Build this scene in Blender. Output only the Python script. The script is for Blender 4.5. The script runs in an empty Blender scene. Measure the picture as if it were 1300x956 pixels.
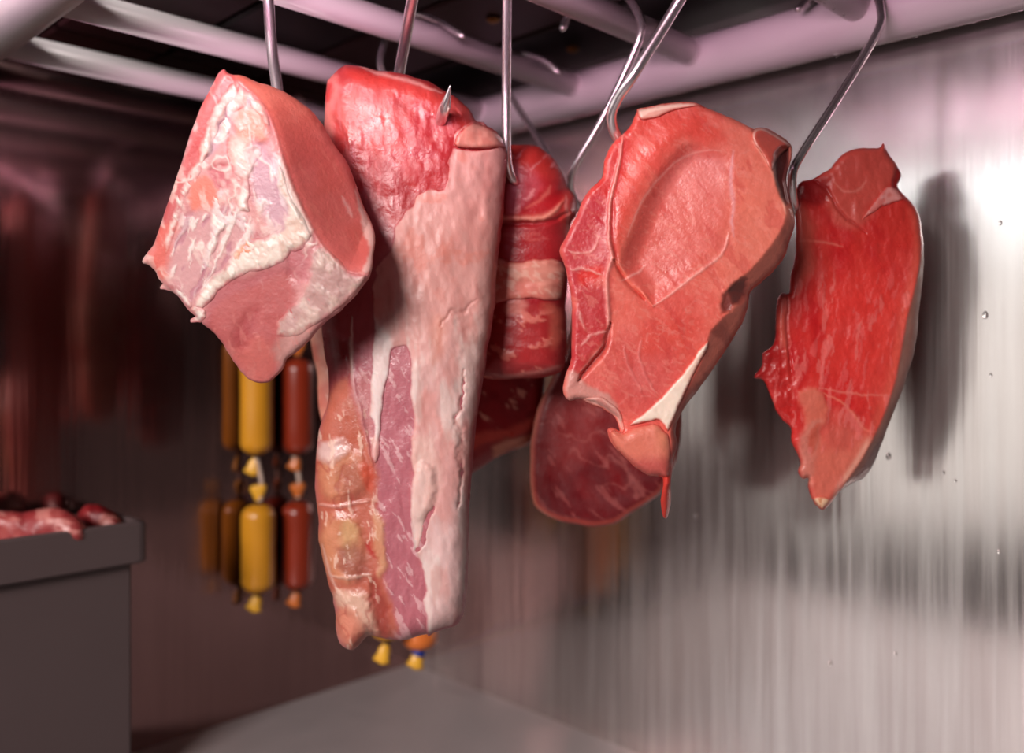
import bpy, math, random
import numpy as np
from mathutils import Vector, Matrix

# ------------------------------------------------------------------ camera, world, lights, exposure
S = bpy.context.scene
COL = S.collection
F, CX, CY = 1120.0, 650.0, 445.0          # focal length and principal point of the 1300x956 frame
Z0 = 1.30                                 # height of the camera
cam_data = bpy.data.cameras.new('camera')
cam = bpy.data.objects.new('camera', cam_data)
COL.objects.link(cam)
cam.location = (0, 0, Z0)
cam.rotation_euler = (math.pi / 2, 0, 0)
cam_data.sensor_width = 36.0
cam_data.lens = 36.0 * F / 1300.0
cam_data.shift_y = -33.0 / 1300.0
cam_data.clip_start = 0.02
cam_data.dof.use_dof = True
cam_data.dof.focus_distance = 0.62
cam_data.dof.aperture_fstop = 2.6
S.camera = cam

world = bpy.data.worlds.new('shop')
S.world = world
world.use_nodes = True
bg = world.node_tree.nodes['Background']
bg.inputs['Color'].default_value = (0.62, 0.48, 0.50, 1)
bg.inputs['Strength'].default_value = 0.05

def area(name, loc, target, sx, sy, power, col):
    d = bpy.data.lights.new(name, 'AREA')
    d.shape = 'RECTANGLE'; d.size = sx; d.size_y = sy
    d.energy = power; d.color = col
    o = bpy.data.objects.new(name, d)
    COL.objects.link(o)
    o.location = loc
    o.rotation_euler = (Vector(target) - Vector(loc)).to_track_quat('-Z', 'Y').to_euler()
    return o

area('shop_window_light', (-2.1, -0.45, Z0 + 0.70), (0.1, 0.55, Z0 + 0.20), 1.7, 0.42, 8.5, (0.92, 0.98, 1.0))
area('lower_window_light', (-2.1, -0.45, Z0 - 0.10), (0.1, 0.55, Z0), 1.7, 1.05, 6.0, (1.0, 0.95, 0.90))
area('added_front_fill', (-1.0, -1.30, Z0 + 0.80), (0.05, 0.65, Z0 + 0.05), 0.8, 0.6, 64, (1.0, 0.91, 0.88))  # unseen fill lamp, added to brighten meat faces turned away from the windows
tube = area('cabinet_tube_light', (-0.34, 0.22, Z0 + 0.21), (-0.20, 0.80, Z0 + 0.86), 0.7, 0.05, 5.8, (1.0, 0.54, 0.75))
tube.data.spread = math.radians(126)
S.view_settings.view_transform = 'Standard'
S.view_settings.look = 'None'
S.view_settings.exposure = 0.0
S.view_settings.gamma = 1.0
S.view_settings.use_curve_mapping = False
S.cycles.caustics_reflective = False

# ------------------------------------------------------------------ helpers
U = np.array([0.704, 0.710, 0.0]); U /= np.linalg.norm(U)   # along the rails (away, to the right)
V = np.array([-U[1], U[0], 0.0])                            # along the beams (away, to the left)
ZV = np.array([0.0, 0.0, 1.0])

def P(px, py, Y):
    return np.array([(px - CX) / F * Y, Y, Z0 + (CY - py) / F * Y])

def lin(c):
    c = np.asarray(c, float) / 255.0
    return np.where(c <= 0.04045, c / 12.92, ((c + 0.055) / 1.055) ** 2.4)

def tag(o, label=None, cat=None, group=None, kind=None):
    if label: o['label'] = label
    if cat: o['category'] = cat
    if group: o['group'] = group
    if kind: o['kind'] = kind
    return o

def empty(name, loc):
    o = bpy.data.objects.new(name, None)
    o.empty_display_size = 0.03
    COL.objects.link(o)
    o.location = tuple(loc)
    return o

def mesh_obj(name, verts, faces, mat, parent=None, origin=None, smooth=True):
    """verts in world coordinates; the object's origin goes to `origin` (or the parent's)."""
    v = np.asarray(verts, float)
    if parent is not None:
        origin = np.array(parent_origin(parent))
    elif origin is None:
        origin = (v.min(0) + v.max(0)) / 2
    v = v - origin
    me = bpy.data.meshes.new(name)
    if isinstance(faces, np.ndarray):
        nf, k = faces.shape
        me.vertices.add(len(v)); me.vertices.foreach_set('co', v.astype(np.float32).ravel())
        me.loops.add(nf * k); me.loops.foreach_set('vertex_index', faces.astype(np.int32).ravel())
        me.polygons.add(nf)
        me.polygons.foreach_set('loop_start', np.arange(0, nf * k, k, dtype=np.int32))
        me.update(calc_edges=True)
        me.validate()
    else:
        me.from_pydata([tuple(p) for p in v], [], faces)
        me.update()
    if smooth:
        me.polygons.foreach_set('use_smooth', np.ones(len(me.polygons), dtype=bool))
    me.materials.append(mat)
    o = bpy.data.objects.new(name, me)
    COL.objects.link(o)
    if parent is not None:
        o.parent = parent
    else:
        o.location = tuple(origin)
    return o

def parent_origin(p):
    t = np.zeros(3)
    while p is not None:
        t = t + np.array(p.location); p = p.parent
    return t

def merge(parts):
    vs, fs, n = [], [], 0
    for v, f in parts:
        vs.append(np.asarray(v, float)); fs += [tuple(i + n for i in q) for q in f]; n += len(v)
    return np.vstack(vs), fs

def catmull(pts, n=6, closed=False):
    p = np.asarray(pts, float)
    m = len(p)
    out = []
    for i in range(m if closed else m - 1):
        if closed:
            a, b, c, d = p[(i - 1) % m], p[i], p[(i + 1) % m], p[(i + 2) % m]
        else:
            b, c = p[i], p[i + 1]
            a = p[i - 1] if i else 2 * b - c
            d = p[i + 2] if i + 2 < m else 2 * c - b
        for k in range(n):
            t = k / n
            out.append(0.5 * (2 * b + (c - a) * t + (2 * a - 5 * b + 4 * c - d) * t * t + (3 * b - a - 3 * c + d) * t ** 3))
    if not closed: out.append(p[-1])
    return np.array(out)

def sweep(path, radius, ring=14):
    """closed tube along a path; radius: number or list per point; ends are capped."""
    p = np.asarray(path, float); n = len(p)
    r = np.full(n, radius) if np.isscalar(radius) else np.asarray(radius, float)
    t = np.gradient(p, axis=0); t /= np.linalg.norm(t, axis=1)[:, None] + 1e-12
    ref = np.cross(t[0], ZV)
    if np.linalg.norm(ref) < 0.1: ref = np.cross(t[0], U)
    vs = []
    nrm = ref / np.linalg.norm(ref)
    ang = np.linspace(0, 2 * math.pi, ring, endpoint=False)
    for i in range(n):
        nrm = nrm - t[i] * np.dot(nrm, t[i]); nrm /= np.linalg.norm(nrm)
        bn = np.cross(t[i], nrm)
        vs.append(p[i] + r[i] * (np.cos(ang)[:, None] * nrm + np.sin(ang)[:, None] * bn))
    vs = np.vstack(vs)
    fs = []
    for i in range(n - 1):
        for k in range(ring):
            a, b = i * ring + k, i * ring + (k + 1) % ring
            fs.append((a, b, b + ring, a + ring))
    fs.append(tuple(range(ring))[::-1]); fs.append(tuple((n - 1) * ring + k for k in range(ring)))
    return vs, fs

def prism(c, ax, ay, az, hx, hy, hz, bevel=0.0):
    """box centred at c with unit axes and half sizes; optional chamfer."""
    c = np.asarray(c, float)
    b = min(bevel, hx * .9, hy * .9, hz * .9)
    vs, fs = [], []
    if b <= 0:
        for sz in (-1, 1):
            for sx, sy in ((-1, -1), (1, -1), (1, 1), (-1, 1)):
                vs.append(c + ax * sx * hx + ay * sy * hy + az * sz * hz)
        fs = [(3, 2, 1, 0), (4, 5, 6, 7), (0, 1, 5, 4), (1, 2, 6, 5), (2, 3, 7, 6), (3, 0, 4, 7)]
        return np.array(vs), fs
    def ringv(h, w):
        x, y = hx - w, hy - w
        pts = [(-x + b, -y), (x - b, -y), (x, -y + b), (x, y - b), (x - b, y), (-x + b, y), (-x, y - b), (-x, -y + b)]
        return [c + ax * q[0] + ay * q[1] + az * h for q in pts]
    rings = [ringv(-hz, b), ringv(-hz + b, 0), ringv(hz - b, 0), ringv(hz, b)]
    for r_ in rings: vs += r_
    for i in range(3):
        for k in range(8):
            fs.append((i * 8 + k, i * 8 + (k + 1) % 8, (i + 1) * 8 + (k + 1) % 8, (i + 1) * 8 + k))
    fs.append(tuple(range(8))[::-1]); fs.append(tuple(24 + k for k in range(8)))
    return np.array(vs), fs

# ------------------------------------------------------------------ numpy noise
_rng = np.random.RandomState(7)
_TAB = _rng.rand(256, 256)
def vnoise(x, y, seed=0):
    ox, oy = (seed * 37.17) % 256, (seed * 91.73) % 256
    x = x + ox; y = y + oy
    xi = np.floor(x).astype(int); yi = np.floor(y).astype(int)
    fx = x - xi; fy = y - yi
    fx = fx * fx * (3 - 2 * fx); fy = fy * fy * (3 - 2 * fy)
    a = _TAB[yi % 256, xi % 256]; b = _TAB[yi % 256, (xi + 1) % 256]
    c = _TAB[(yi + 1) % 256, xi % 256]; d = _TAB[(yi + 1) % 256, (xi + 1) % 256]
    return (a * (1 - fx) + b * fx) * (1 - fy) + (c * (1 - fx) + d * fx) * fy
def fbm(x, y, scale, octv=4, seed=0, ang=0.0, stretch=1.0):
    """about 0..1; features of about `scale` px, drawn out `stretch` times along the direction `ang` (degrees, down from right)."""
    a = math.radians(ang)
    u = (x * math.cos(a) + y * math.sin(a)) / (scale * stretch)
    v = (-x * math.sin(a) + y * math.cos(a)) / scale
    s = 0; w = 1.0; tot = 0
    for o in range(octv):
        s = s + w * vnoise(u * 2 ** o, v * 2 ** o, seed + o * 3); tot += w; w *= 0.55
    return s / tot
def sstep(a, b, x):
    t = np.clip((x - a) / (b - a + 1e-9), 0, 1)
    return t * t * (3 - 2 * t)

def poly_sdf(x, y, poly):
    """positive inside; also nearest boundary point."""
    n = len(poly)
    best = np.full(x.shape, 1e18); bx = np.zeros(x.shape); by = np.zeros(x.shape)
    inside = np.zeros(x.shape, bool)
    for i in range(n):
        x0, y0 = poly[i]; x1, y1 = poly[(i + 1) % n]
        dx, dy = x1 - x0, y1 - y0
        L = dx * dx + dy * dy + 1e-12
        t = np.clip(((x - x0) * dx + (y - y0) * dy) / L, 0, 1)
        qx, qy = x0 + t * dx, y0 + t * dy
        d = (x - qx) ** 2 + (y - qy) ** 2
        m = d < best
        best[m] = d[m]; bx[m] = qx[m]; by[m] = qy[m]
        if y0 != y1:
            cr = ((y0 > y) != (y1 > y)) & (x < (x1 - x0) * (y - y0) / (y1 - y0) + x0)
            inside ^= cr
    d = np.sqrt(best)
    return np.where(inside, d, -d), bx, by

def line_dist(x, y, pts):
    best = np.full(x.shape, 1e18); par = np.zeros(x.shape)
    n = len(pts) - 1
    for i in range(n):
        x0, y0 = pts[i]; x1, y1 = pts[i + 1]
        dx, dy = x1 - x0, y1 - y0
        t = np.clip(((x - x0) * dx + (y - y0) * dy) / (dx * dx + dy * dy + 1e-12), 0, 1)
        d = (x - x0 - t * dx) ** 2 + (y - y0 - t * dy) ** 2
        m = d < best
        best[m] = d[m]; par[m] = (i + t[m]) / n
    return np.sqrt(best), par

# ------------------------------------------------------------------ materials
def principled(name):
    m = bpy.data.materials.new(name); m.use_nodes = True
    nt = m.node_tree
    return m, nt, nt.nodes['Principled BSDF']

def node(nt, kind, **kw):
    n = nt.nodes.new(kind)
    for k, v in kw.items():
        if k in n.inputs: n.inputs[k].default_value = v
        else: setattr(n, k, v)
    return n

def meat_material(name, rough=0.36, sss=0.12, bump=0.35, spec=0.5, fine=420):
    m, nt, b = principled(name)
    at = node(nt, 'ShaderNodeAttribute', attribute_name='Col')
    tc = node(nt, 'ShaderNodeTexCoord')
    nz = node(nt, 'ShaderNodeTexNoise'); nz.inputs['Scale'].default_value = fine; nz.inputs['Detail'].default_value = 4
    nz2 = node(nt, 'ShaderNodeTexNoise'); nz2.inputs['Scale'].default_value = 70; nz2.inputs['Detail'].default_value = 3
    nt.links.new(tc.outputs['Object'], nz.inputs['Vector']); nt.links.new(tc.outputs['Object'], nz2.inputs['Vector'])
    nt.links.new(at.outputs['Color'], b.inputs['Base Color'])
    mr = node(nt, 'ShaderNodeMapRange'); mr.inputs['From Min'].default_value = 0.3; mr.inputs['From Max'].default_value = 0.7
    mr.inputs['To Min'].default_value = rough - 0.1; mr.inputs['To Max'].default_value = rough + 0.16
    nt.links.new(nz2.outputs['Fac'], mr.inputs['Value']); nt.links.new(mr.outputs['Result'], b.inputs['Roughness'])
    bp = node(nt, 'ShaderNodeBump'); bp.inputs['Strength'].default_value = bump; bp.inputs['Distance'].default_value = 0.0012
    nt.links.new(nz.outputs['Fac'], bp.inputs['Height']); nt.links.new(bp.outputs['Normal'], b.inputs['Normal'])
    b.inputs['Specular IOR Level'].default_value = spec
    b.inputs['Subsurface Weight'].default_value = sss
    b.inputs['Subsurface Radius'].default_value = (0.009, 0.003, 0.002)
    b.inputs['Subsurface Scale'].default_value = 0.6
    return m

M_LEAN = meat_material('raw_lean', 0.37, 0.08, 0.30)
M_FAT = meat_material('raw_fat', 0.42, 0.12, 0.26, 0.45, 260)

def metal(name, base, rough, var=0.08, scale=120, metallic=1.0):
    m, nt, b = principled(name)
    b.inputs['Base Color'].default_value = (*base, 1); b.inputs['Metallic'].default_value = metallic
    tc = node(nt, 'ShaderNodeTexCoord'); nz = node(nt, 'ShaderNodeTexNoise')
    nz.inputs['Scale'].default_value = scale; nz.inputs['Detail'].default_value = 4
    nt.links.new(tc.outputs['Object'], nz.inputs['Vector'])
    mr = node(nt, 'ShaderNodeMapRange')
    mr.inputs['To Min'].default_value = rough - var; mr.inputs['To Max'].default_value = rough + var
    nt.links.new(nz.outputs['Fac'], mr.inputs['Value']); nt.links.new(mr.outputs['Result'], b.inputs['Roughness'])
    return m
M_HOOK = metal('hook_steel', (0.80, 0.75, 0.75), 0.26, 0.03, 60, 0.9)
M_RAIL = metal('rail_steel', (0.90, 0.84, 0.84), 0.36, 0.06, 60, 0.08)
M_BEAM = metal('beam_steel', (0.93, 0.89, 0.88), 0.38, 0.06, 60, 0.0)

def wall_steel(name, base, rough, streak, film):
    """sheet steel, dulled by a film of condensation and run through by vertical drips (local x along the wall, z up)"""
    m, nt, b = principled(name)
    tc = node(nt, 'ShaderNodeTexCoord')
    def mapped(sx, sy, sz, detail, dist=0.0):
        mp = node(nt, 'ShaderNodeMapping'); mp.inputs['Scale'].default_value = (sx, sy, sz)
        nz = node(nt, 'ShaderNodeTexNoise'); nz.inputs['Scale'].default_value = 1.0; nz.inputs['Detail'].default_value = detail
        nz.inputs['Distortion'].default_value = dist
        nt.links.new(tc.outputs['Object'], mp.inputs['Vector']); nt.links.new(mp.outputs['Vector'], nz.inputs['Vector'])
        return nz
    drip = mapped(85, 1, 3.0, 3, 0.25)
    brush = mapped(420, 1, 8, 2)
    blot = mapped(7, 1, 5, 4)
    sep = node(nt, 'ShaderNodeSeparateXYZ'); nt.links.new(tc.outputs['Object'], sep.inputs[0])
    low = node(nt, 'ShaderNodeMapRange'); low.inputs['From Min'].default_value = 0.12; low.inputs['From Max'].default_value = -0.18
    low.inputs['To Min'].default_value = 0.25; low.inputs['To Max'].default_value = 1.0
    nt.links.new(sep.outputs['Z'], low.inputs['Value'])
    cr = node(nt, 'ShaderNodeMapRange'); cr.inputs['From Min'].default_value = 0.38; cr.inputs['From Max'].default_value = 0.66
    nt.links.new(drip.outputs['Fac'], cr.inputs['Value'])
    mul = node(nt, 'ShaderNodeMath', operation='MULTIPLY')
    nt.links.new(cr.outputs['Result'], mul.inputs[0]); nt.links.new(low.outputs['Result'], mul.inputs[1])
    sc = node(nt, 'ShaderNodeMath', operation='MULTIPLY'); sc.inputs[1].default_value = streak
    nt.links.new(mul.outputs[0], sc.inputs[0])
    # roughness: base + drips + brush
    r1 = node(nt, 'ShaderNodeMath', operation='MULTIPLY_ADD'); r1.inputs[1].default_value = 0.10; r1.inputs[2].default_value = rough - 0.05
    nt.links.new(brush.outputs['Fac'], r1.inputs[0])
    r2 = node(nt, 'ShaderNodeMath', operation='MULTIPLY_ADD'); r2.inputs[1].default_value = -0.16
    nt.links.new(sc.outputs[0], r2.inputs[0]); nt.links.new(r1.outputs[0], r2.inputs[2])
    nt.links.new(r2.outputs[0], b.inputs['Roughness'])
    mix = node(nt, 'ShaderNodeMix', data_type='RGBA')
    mix.inputs['A'].default_value = (*base, 1)
    mix.inputs['B'].default_value = (base[0] * .62, base[1] * .55, base[2] * .54, 1)
    nt.links.new(sc.outputs[0], mix.inputs['Factor'])
    mix2 = node(nt, 'ShaderNodeMix', data_type='RGBA', blend_type='MULTIPLY'); mix2.inputs['Factor'].default_value = 0.5
    mr = node(nt, 'ShaderNodeMapRange'); mr.inputs['From Min'].default_value = 0.3; mr.inputs['From Max'].default_value = 0.7
    mr.inputs['To Min'].default_value = 0.75; mr.inputs['To Max'].default_value = 1.0
    nt.links.new(blot.outputs['Fac'], mr.inputs['Value'])
    nt.links.new(mix.outputs['Result'], mix2.inputs['A']); nt.links.new(mr.outputs['Result'], mix2.inputs['B'])
    nt.links.new(mix2.outputs['Result'], b.inputs['Base Color'])
    b.inputs['Metallic'].default_value = 1 - film
    bp = node(nt, 'ShaderNodeBump'); bp.inputs['Strength'].default_value = 0.12; bp.inputs['Distance'].default_value = 0.0008
    nt.links.new(mul.outputs[0], bp.inputs['Height']); nt.links.new(bp.outputs['Normal'], b.inputs['Normal'])
    return m
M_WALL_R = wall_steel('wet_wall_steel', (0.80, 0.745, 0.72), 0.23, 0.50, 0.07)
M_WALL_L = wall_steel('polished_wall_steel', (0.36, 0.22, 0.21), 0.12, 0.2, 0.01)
M_FLOOR = metal('floor_steel', (0.66, 0.58, 0.58), 0.38, 0.08, 30, 0.55)

def plain(name, rgb, rough=0.5, metallic=0.0, var=0.15, scale=40, sss=0.0):
    m, nt, b = principled(name)
    tc = node(nt, 'ShaderNodeTexCoord'); nz = node(nt, 'ShaderNodeTexNoise')
    nz.inputs['Scale'].default_value = scale; nz.inputs['Detail'].default_value = 4
    nt.links.new(tc.outputs['Object'], nz.inputs['Vector'])
    mix = node(nt, 'ShaderNodeMix', data_type='RGBA')
    c = lin(rgb)
    mix.inputs['A'].default_value = (*(c * (1 - var)), 1); mix.inputs['B'].default_value = (*np.clip(c * (1 + var), 0, 1), 1)
    nt.links.new(nz.outputs['Fac'], mix.inputs['Factor']); nt.links.new(mix.outputs['Result'], b.inputs['Base Color'])
    b.inputs['Roughness'].default_value = rough; b.inputs['Metallic'].default_value = metallic
    b.inputs['Subsurface Weight'].default_value = sss
    b.inputs['Subsurface Radius'].default_value = (0.006, 0.003, 0.001); b.inputs['Subsurface Scale'].default_value = 0.5
    return m
M_CEIL_A = plain('ceiling_panel_dark', (26, 20, 22), 0.32, 0.3)
M_CEIL_B = plain('ceiling_panel_brown', (62, 36, 38), 0.38, 0.3)
M_BOLT = plain('brass_bolt', (170, 120, 70), 0.3, 1.0)
M_YELLOW = plain('yellow_casing', (206, 140, 34), 0.30, 0.0, 0.12, 30, 0.1)
M_YTAIL = plain('yellow_casing_end', (235, 170, 50), 0.35, 0.0, 0.3, 120)
M_ORANGE = plain('orange_casing', (134, 42, 20), 0.30, 0.0, 0.12, 30, 0.1)
M_OTAIL = plain('orange_casing_end', (196, 104, 40), 0.35, 0.0, 0.3, 120)
M_ORANGE2 = plain('bright_orange_casing', (226, 120, 50), 0.30, 0.0, 0.12, 30, 0.1)
M_TWINE = plain('twine', (190, 165, 150), 0.8, 0.0, 0.3, 300)
M_BLUE = plain('blue_clip', (26, 50, 140), 0.4)
M_CLIP = plain('dark_clip', (50, 30, 26), 0.4, 0.6)
M_CRATE = plain('grey_plastic', (84, 70, 70), 0.45, 0.0, 0.06, 12)
M_DROP, _nt, _b = principled('water')
_b.inputs['Base Color'].default_value = (1, 1, 1, 1); _b.inputs['Roughness'].default_value = 0.02
_b.inputs['Transmission Weight'].default_value = 1.0; _b.inputs['IOR'].default_value = 1.33

# ------------------------------------------------------------------ the cabinet
RAIL_Z = Z0 + 0.28
J = {}                                                   # where each rail meets the far beam
for k, (x, y) in {'a': (0.300, 0.738), 'b': (0.180, 0.840), 'c': (0.077, 0.942), 'd': (-0.025, 1.044), 'e': (-0.129, 1.145)}.items():
    J[k] = np.array([x, y, RAIL_Z])
A_OFF, D_OFF = 0.050, 0.038                              # rail to left wall, beam to right wall
CORNER = J['e'] + A_OFF * V + D_OFF * U
FLOOR_Z = Z0 - 0.428
CEIL_Z = Z0 + 0.325
NEAR = -0.50                                             # along U from the far beam to the near beam

def slab(name, p0, p1, inward, z0, z1, mat, th=0.02):
    """upright panel from p0 to p1; its inner face lies on that line; local x runs along it"""
    p0 = np.array(p0, float); p1 = np.array(p1, float)
    d = p1 - p0; d[2] = 0; L = np.linalg.norm(d); d /= L
    inward = np.asarray(inward, float)
    c = (p0 + p1) / 2 - inward * th / 2; c[2] = (z0 + z1) / 2
    v, f = prism(np.zeros(3), np.array([1., 0, 0]), np.array([0, 1., 0]), ZV, L / 2, th / 2, (z1 - z0) / 2)
    o = mesh_obj(name, v, f, mat, origin=np.zeros(3), smooth=False)
    o.location = tuple(c); o.rotation_euler = (0, 0, math.atan2(d[1], d[0]))
    tag(o, kind='structure')
    return o
wall_right = slab('wall_right', CORNER, CORNER - V * 1.30, -U, FLOOR_Z - 0.02, CEIL_Z + 0.02, M_WALL_R)
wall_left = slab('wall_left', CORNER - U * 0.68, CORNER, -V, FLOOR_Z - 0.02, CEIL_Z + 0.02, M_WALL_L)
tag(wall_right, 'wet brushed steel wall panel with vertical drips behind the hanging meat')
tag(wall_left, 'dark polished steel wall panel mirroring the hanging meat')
fc = CORNER - U * 0.34 - V * 0.65; fc[2] = FLOOR_Z - 0.01
v, f = prism(fc, U, V, ZV, 0.38, 0.67, 0.01)
fl = mesh_obj('floor', v, f, M_FLOOR, smooth=False); tag(fl, 'pale steel floor of the cold cabinet', kind='structure')
cc = CORNER - U * 0.29 - V * 0.65; cc[2] = CEIL_Z + 0.02
v, f = prism(cc, U, V, ZV, 0.31, 0.67, 0.01)
ceil = mesh_obj('ceiling', v, f, M_CEIL_A, smooth=False); tag(ceil, 'dark ceiling of the cold cabinet', kind='structure')
for i in range(5):                                       # dark ceiling panels, each with its own edges
    c = CORNER - U * (0.045 + 0.118 * i) - V * 0.65; c[2] = CEIL_Z + 0.004
    v, f = prism(c, U, V, ZV, 0.056, 0.65, 0.005, 0.003)
    mesh_obj('panel', v, f, M_CEIL_B if i % 2 else M_CEIL_A, parent=ceil, smooth=False)
    for j in range(5):
        b0 = c - V * (-0.58 + 0.26 * j); b0[2] = CEIL_Z - 0.003
        v, f = prism(b0, U, V, ZV, 0.006, 0.006, 0.003, 0.0025)
        mesh_obj('bolt', v, f, M_BOLT, parent=ceil, smooth=False)

# the rack of rails
rack = empty('hanging_rack', J['c'])
tag(rack, 'steel rail rack of parallel tubes between two beams under the cabinet ceiling', 'rack')
bz = np.array([0, 0, -0.004])
v, f = sweep([J['e'] + V * 0.055 + bz, J['a'] - V * 0.75 + bz], 0.0235, 32)
beam = mesh_obj('beam', v, f, M_BEAM, rack); tag(beam, 'thick pale beam beaded with water drops')
v, f = sweep([J['e'] + U * NEAR + V * 0.055 + bz, J['a'] + U * NEAR - V * 0.75 + bz], 0.0235, 32)
mesh_obj('beam', v, f, M_BEAM, rack)
for k in 'abcde':
    v, f = sweep([J[k] + U * (NEAR + 0.01), J[k] - U * 0.018], 0.0123, 24)
    mesh_obj('rail', v, f, M_RAIL, rack)
    ring = [J[k] - U * 0.024, J[k] - U * 0.0215, J[k] - U * 0.019]
    v, f = sweep(ring, [0.0126, 0.0131, 0.0126], 24)
    mesh_obj('weld_ring', v, f, M_RAIL, rack)

def blob_parts(centres, rads, squash=1.25):
    parts = []
    for c, r in zip(centres, rads):
        vs, fs = [], []
        for i in range(6):
            th = math.pi * i / 5
            for j in range(8):
                ph = 2 * math.pi * j / 8
                vs.append(c + r * np.array([math.sin(th) * math.cos(ph), math.sin(th) * math.sin(ph), math.cos(th) * squash]))
        for i in range(5):
            for j in range(8):
                fs.append((i * 8 + j, (i + 1) * 8 + j, (i + 1) * 8 + (j + 1) % 8, i * 8 + (j + 1) % 8))
        parts.append((np.array(vs), fs))
    return parts
rg = random.Random(3)
cs, rs = [], []
for i in range(46):
    s = rg.uniform(-0.40, 0.55)
    a = rg.uniform(-0.5, 0.0)
    q = J['b'] - V * s + bz + 0.0235 * (-ZV * math.cos(a) - U * math.sin(a) * 1.0)
    cs.append(q); rs.append(rg.uniform(0.0009, 0.0026))
v, f = merge(blob_parts(cs, rs))
d = mesh_obj('water_drops', v, f, M_DROP, rack); d['kind'] = 'stuff'
cs, rs = [], []
for k in 'ab':
    for i in range(5):
        cs.append(J[k] - U * rg.uniform(0.03, 0.1) - ZV * 0.0125); rs.append(rg.uniform(0.0008, 0.0016))
v, f = merge(blob_parts(cs, rs))
d = mesh_obj('water_drops', v, f, M_DROP, rack); d['kind'] = 'stuff'
# water beads on the wet wall
def on_wall(px, py):
    dd = P(px, py, 1.0) - np.array([0, 0, Z0])
    t = np.dot(CORNER - np.array([0, 0, 0]), U) / np.dot(dd, U)
    return np.array([0, 0, Z0]) + dd * t
cs = [on_wall(x, y) for x, y in ((1251, 400), (1128, 579), (1054, 842), (1137, 830), (1270, 283), (1198, 600), (1213, 610), (884, 655), (1268, 700), (680, 720), (850, 782), (1258, 476))]
v, f = merge(blob_parts(cs, [0.0022, 0.0022, 0.0016, 0.0014, 0.0014, 0.0012, 0.0012, 0.0012, 0.0012, 0.001, 0.0012, 0.0012], 1.5))
d = mesh_obj('water_beads', v, f, M_DROP); tag(d, 'scattered water beads clinging to the wet steel wall', kind='stuff')
d.parent = wall_right; d.matrix_parent_inverse = (Matrix.Translation(wall_right.location) @ wall_right.rotation_euler.to_matrix().to_4x4()).inverted()

# ------------------------------------------------------------------ hooks
def shop_hook(label, path, r, blunt=True, group='steel S hooks on the rails'):
    p = catmull(path, 8)
    n = len(p)
    rad = np.full(n, r)
    t = np.linspace(0, 1, n)
    L = np.concatenate([[0], np.cumsum(np.linalg.norm(np.diff(p, axis=0), axis=1))])
    e = L[-1] - L
    rad = np.where(e < 0.018, r * (0.12 + 0.88 * e / 0.018), rad)       # the sharp end
    rad = np.where(L < 0.004, r * np.sqrt(np.clip(1 - (1 - L / 0.004) ** 2, 0.05, 1)), rad)
    v, f = sweep(p, rad, 14)
    o = mesh_obj('meat_hook', v, f, M_HOOK)
    return tag(o, label, 'hook', group)

def over(k, px, y=2):
    """points of a hook's upper bend, from its end behind rail k over the top to the near side"""
    q = (px - CX) / F
    j = J[k] - V * 0.019
    T = J[k] - U * ((j[0] - q * j[1]) / (U[0] - q * U[1]))
    return [T + V * 0.0195 + ZV * 0.004, T + V * 0.013 + ZV * 0.0145, T + ZV * 0.0185 - V * 0.003, T - V * 0.0155 + ZV * 0.011, T - V * 0.019 + ZV * 0.002]

shop_hook('thick steel hook shaft entering the top of the fatty pork belly block', over('c', 338) +
          [P(345, 60, .656), P(352, 112, .649), P(354, 150, .642), P(352, 190, .632), P(343, 206, .618), P(332, 196, .607)], 0.0041)
shop_hook('thick slanting hook whose sharp tip pokes out of the long pork loin', over('b', 541) +
          [P(507, 92, .690), P(497, 140, .712), P(503, 182, .712), P(530, 194, .690), P(554, 168, .655), P(565, 135, .628), P(572, 108, .617)], 0.0043)
shop_hook('vertical hook shaft running down between the loin and the rolled brisket', over('b', 644) +
          [P(643, 100, .665), P(643, 185, .674), P(646, 214, .680), P(655, 232, .69), P(668, 226, .70)], 0.0035)
shop_hook('shiny slanting hook in front, bent under the top of the big ham steak', over('a', 935) +
          [P(863, 0, .574), P(806, 92, .580), P(783, 127, .590), P(776, 150, .597), P(784, 175, .606), P(802, 192, .612), P(820, 184, .606)], 0.0037)
shop_hook('pink lit hook with round upper bend, behind the hook of the ham steak', [P(713, 40, .775), P(722, 18, .775), P(745, -12, .765), P(775, -22, .75), P(797, -3, .725), P(811, 20, .71), P(813, 45, .705),
          P(790, 100, .715), P(760, 160, .725), P(733, 205, .735), P(725, 225, .742), P(728, 248, .755), P(742, 270, .768), P(758, 262, .775)], 0.0032)
shop_hook('long slanting hook at right holding the lone red steak', [P(1011, 14, .735), P(1022, 3, .738), P(1045, -22, .738), P(1080, -32, .722), P(1108, -14, .705), P(1118, 12, .693), P(1113, 42, .685),
          P(1060, 130, .670), P(1018, 195, .655), P(1006, 222, .652), P(1008, 256, .664), P(1017, 276, .682), P(1034, 276, .690)], 0.0033)
shop_hook('small hook with its end lying over the rail beside the loin hook', [P(590, 48, .772), P(565, 32, .785), P(537, 20, .803), P(512, 20, .812), P(494, 42, .802), P(483, 72, .785), P(487, 95, .777),
          P(500, 125, .77), P(515, 148, .765), P(524, 138, .758)], 0.0031)
shop_hook('thin hook wire slanting down behind the rolled brisket', [P(711, 94, .862), P(692, 78, .868), P(663, 70, .880), P(645, 85, .892), P(642, 108, .886), P(655, 133, .87), P(690, 187, .832), P(697, 205, .822), P(690, 226, .81), P(676, 218, .80)], 0.0031)

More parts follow.
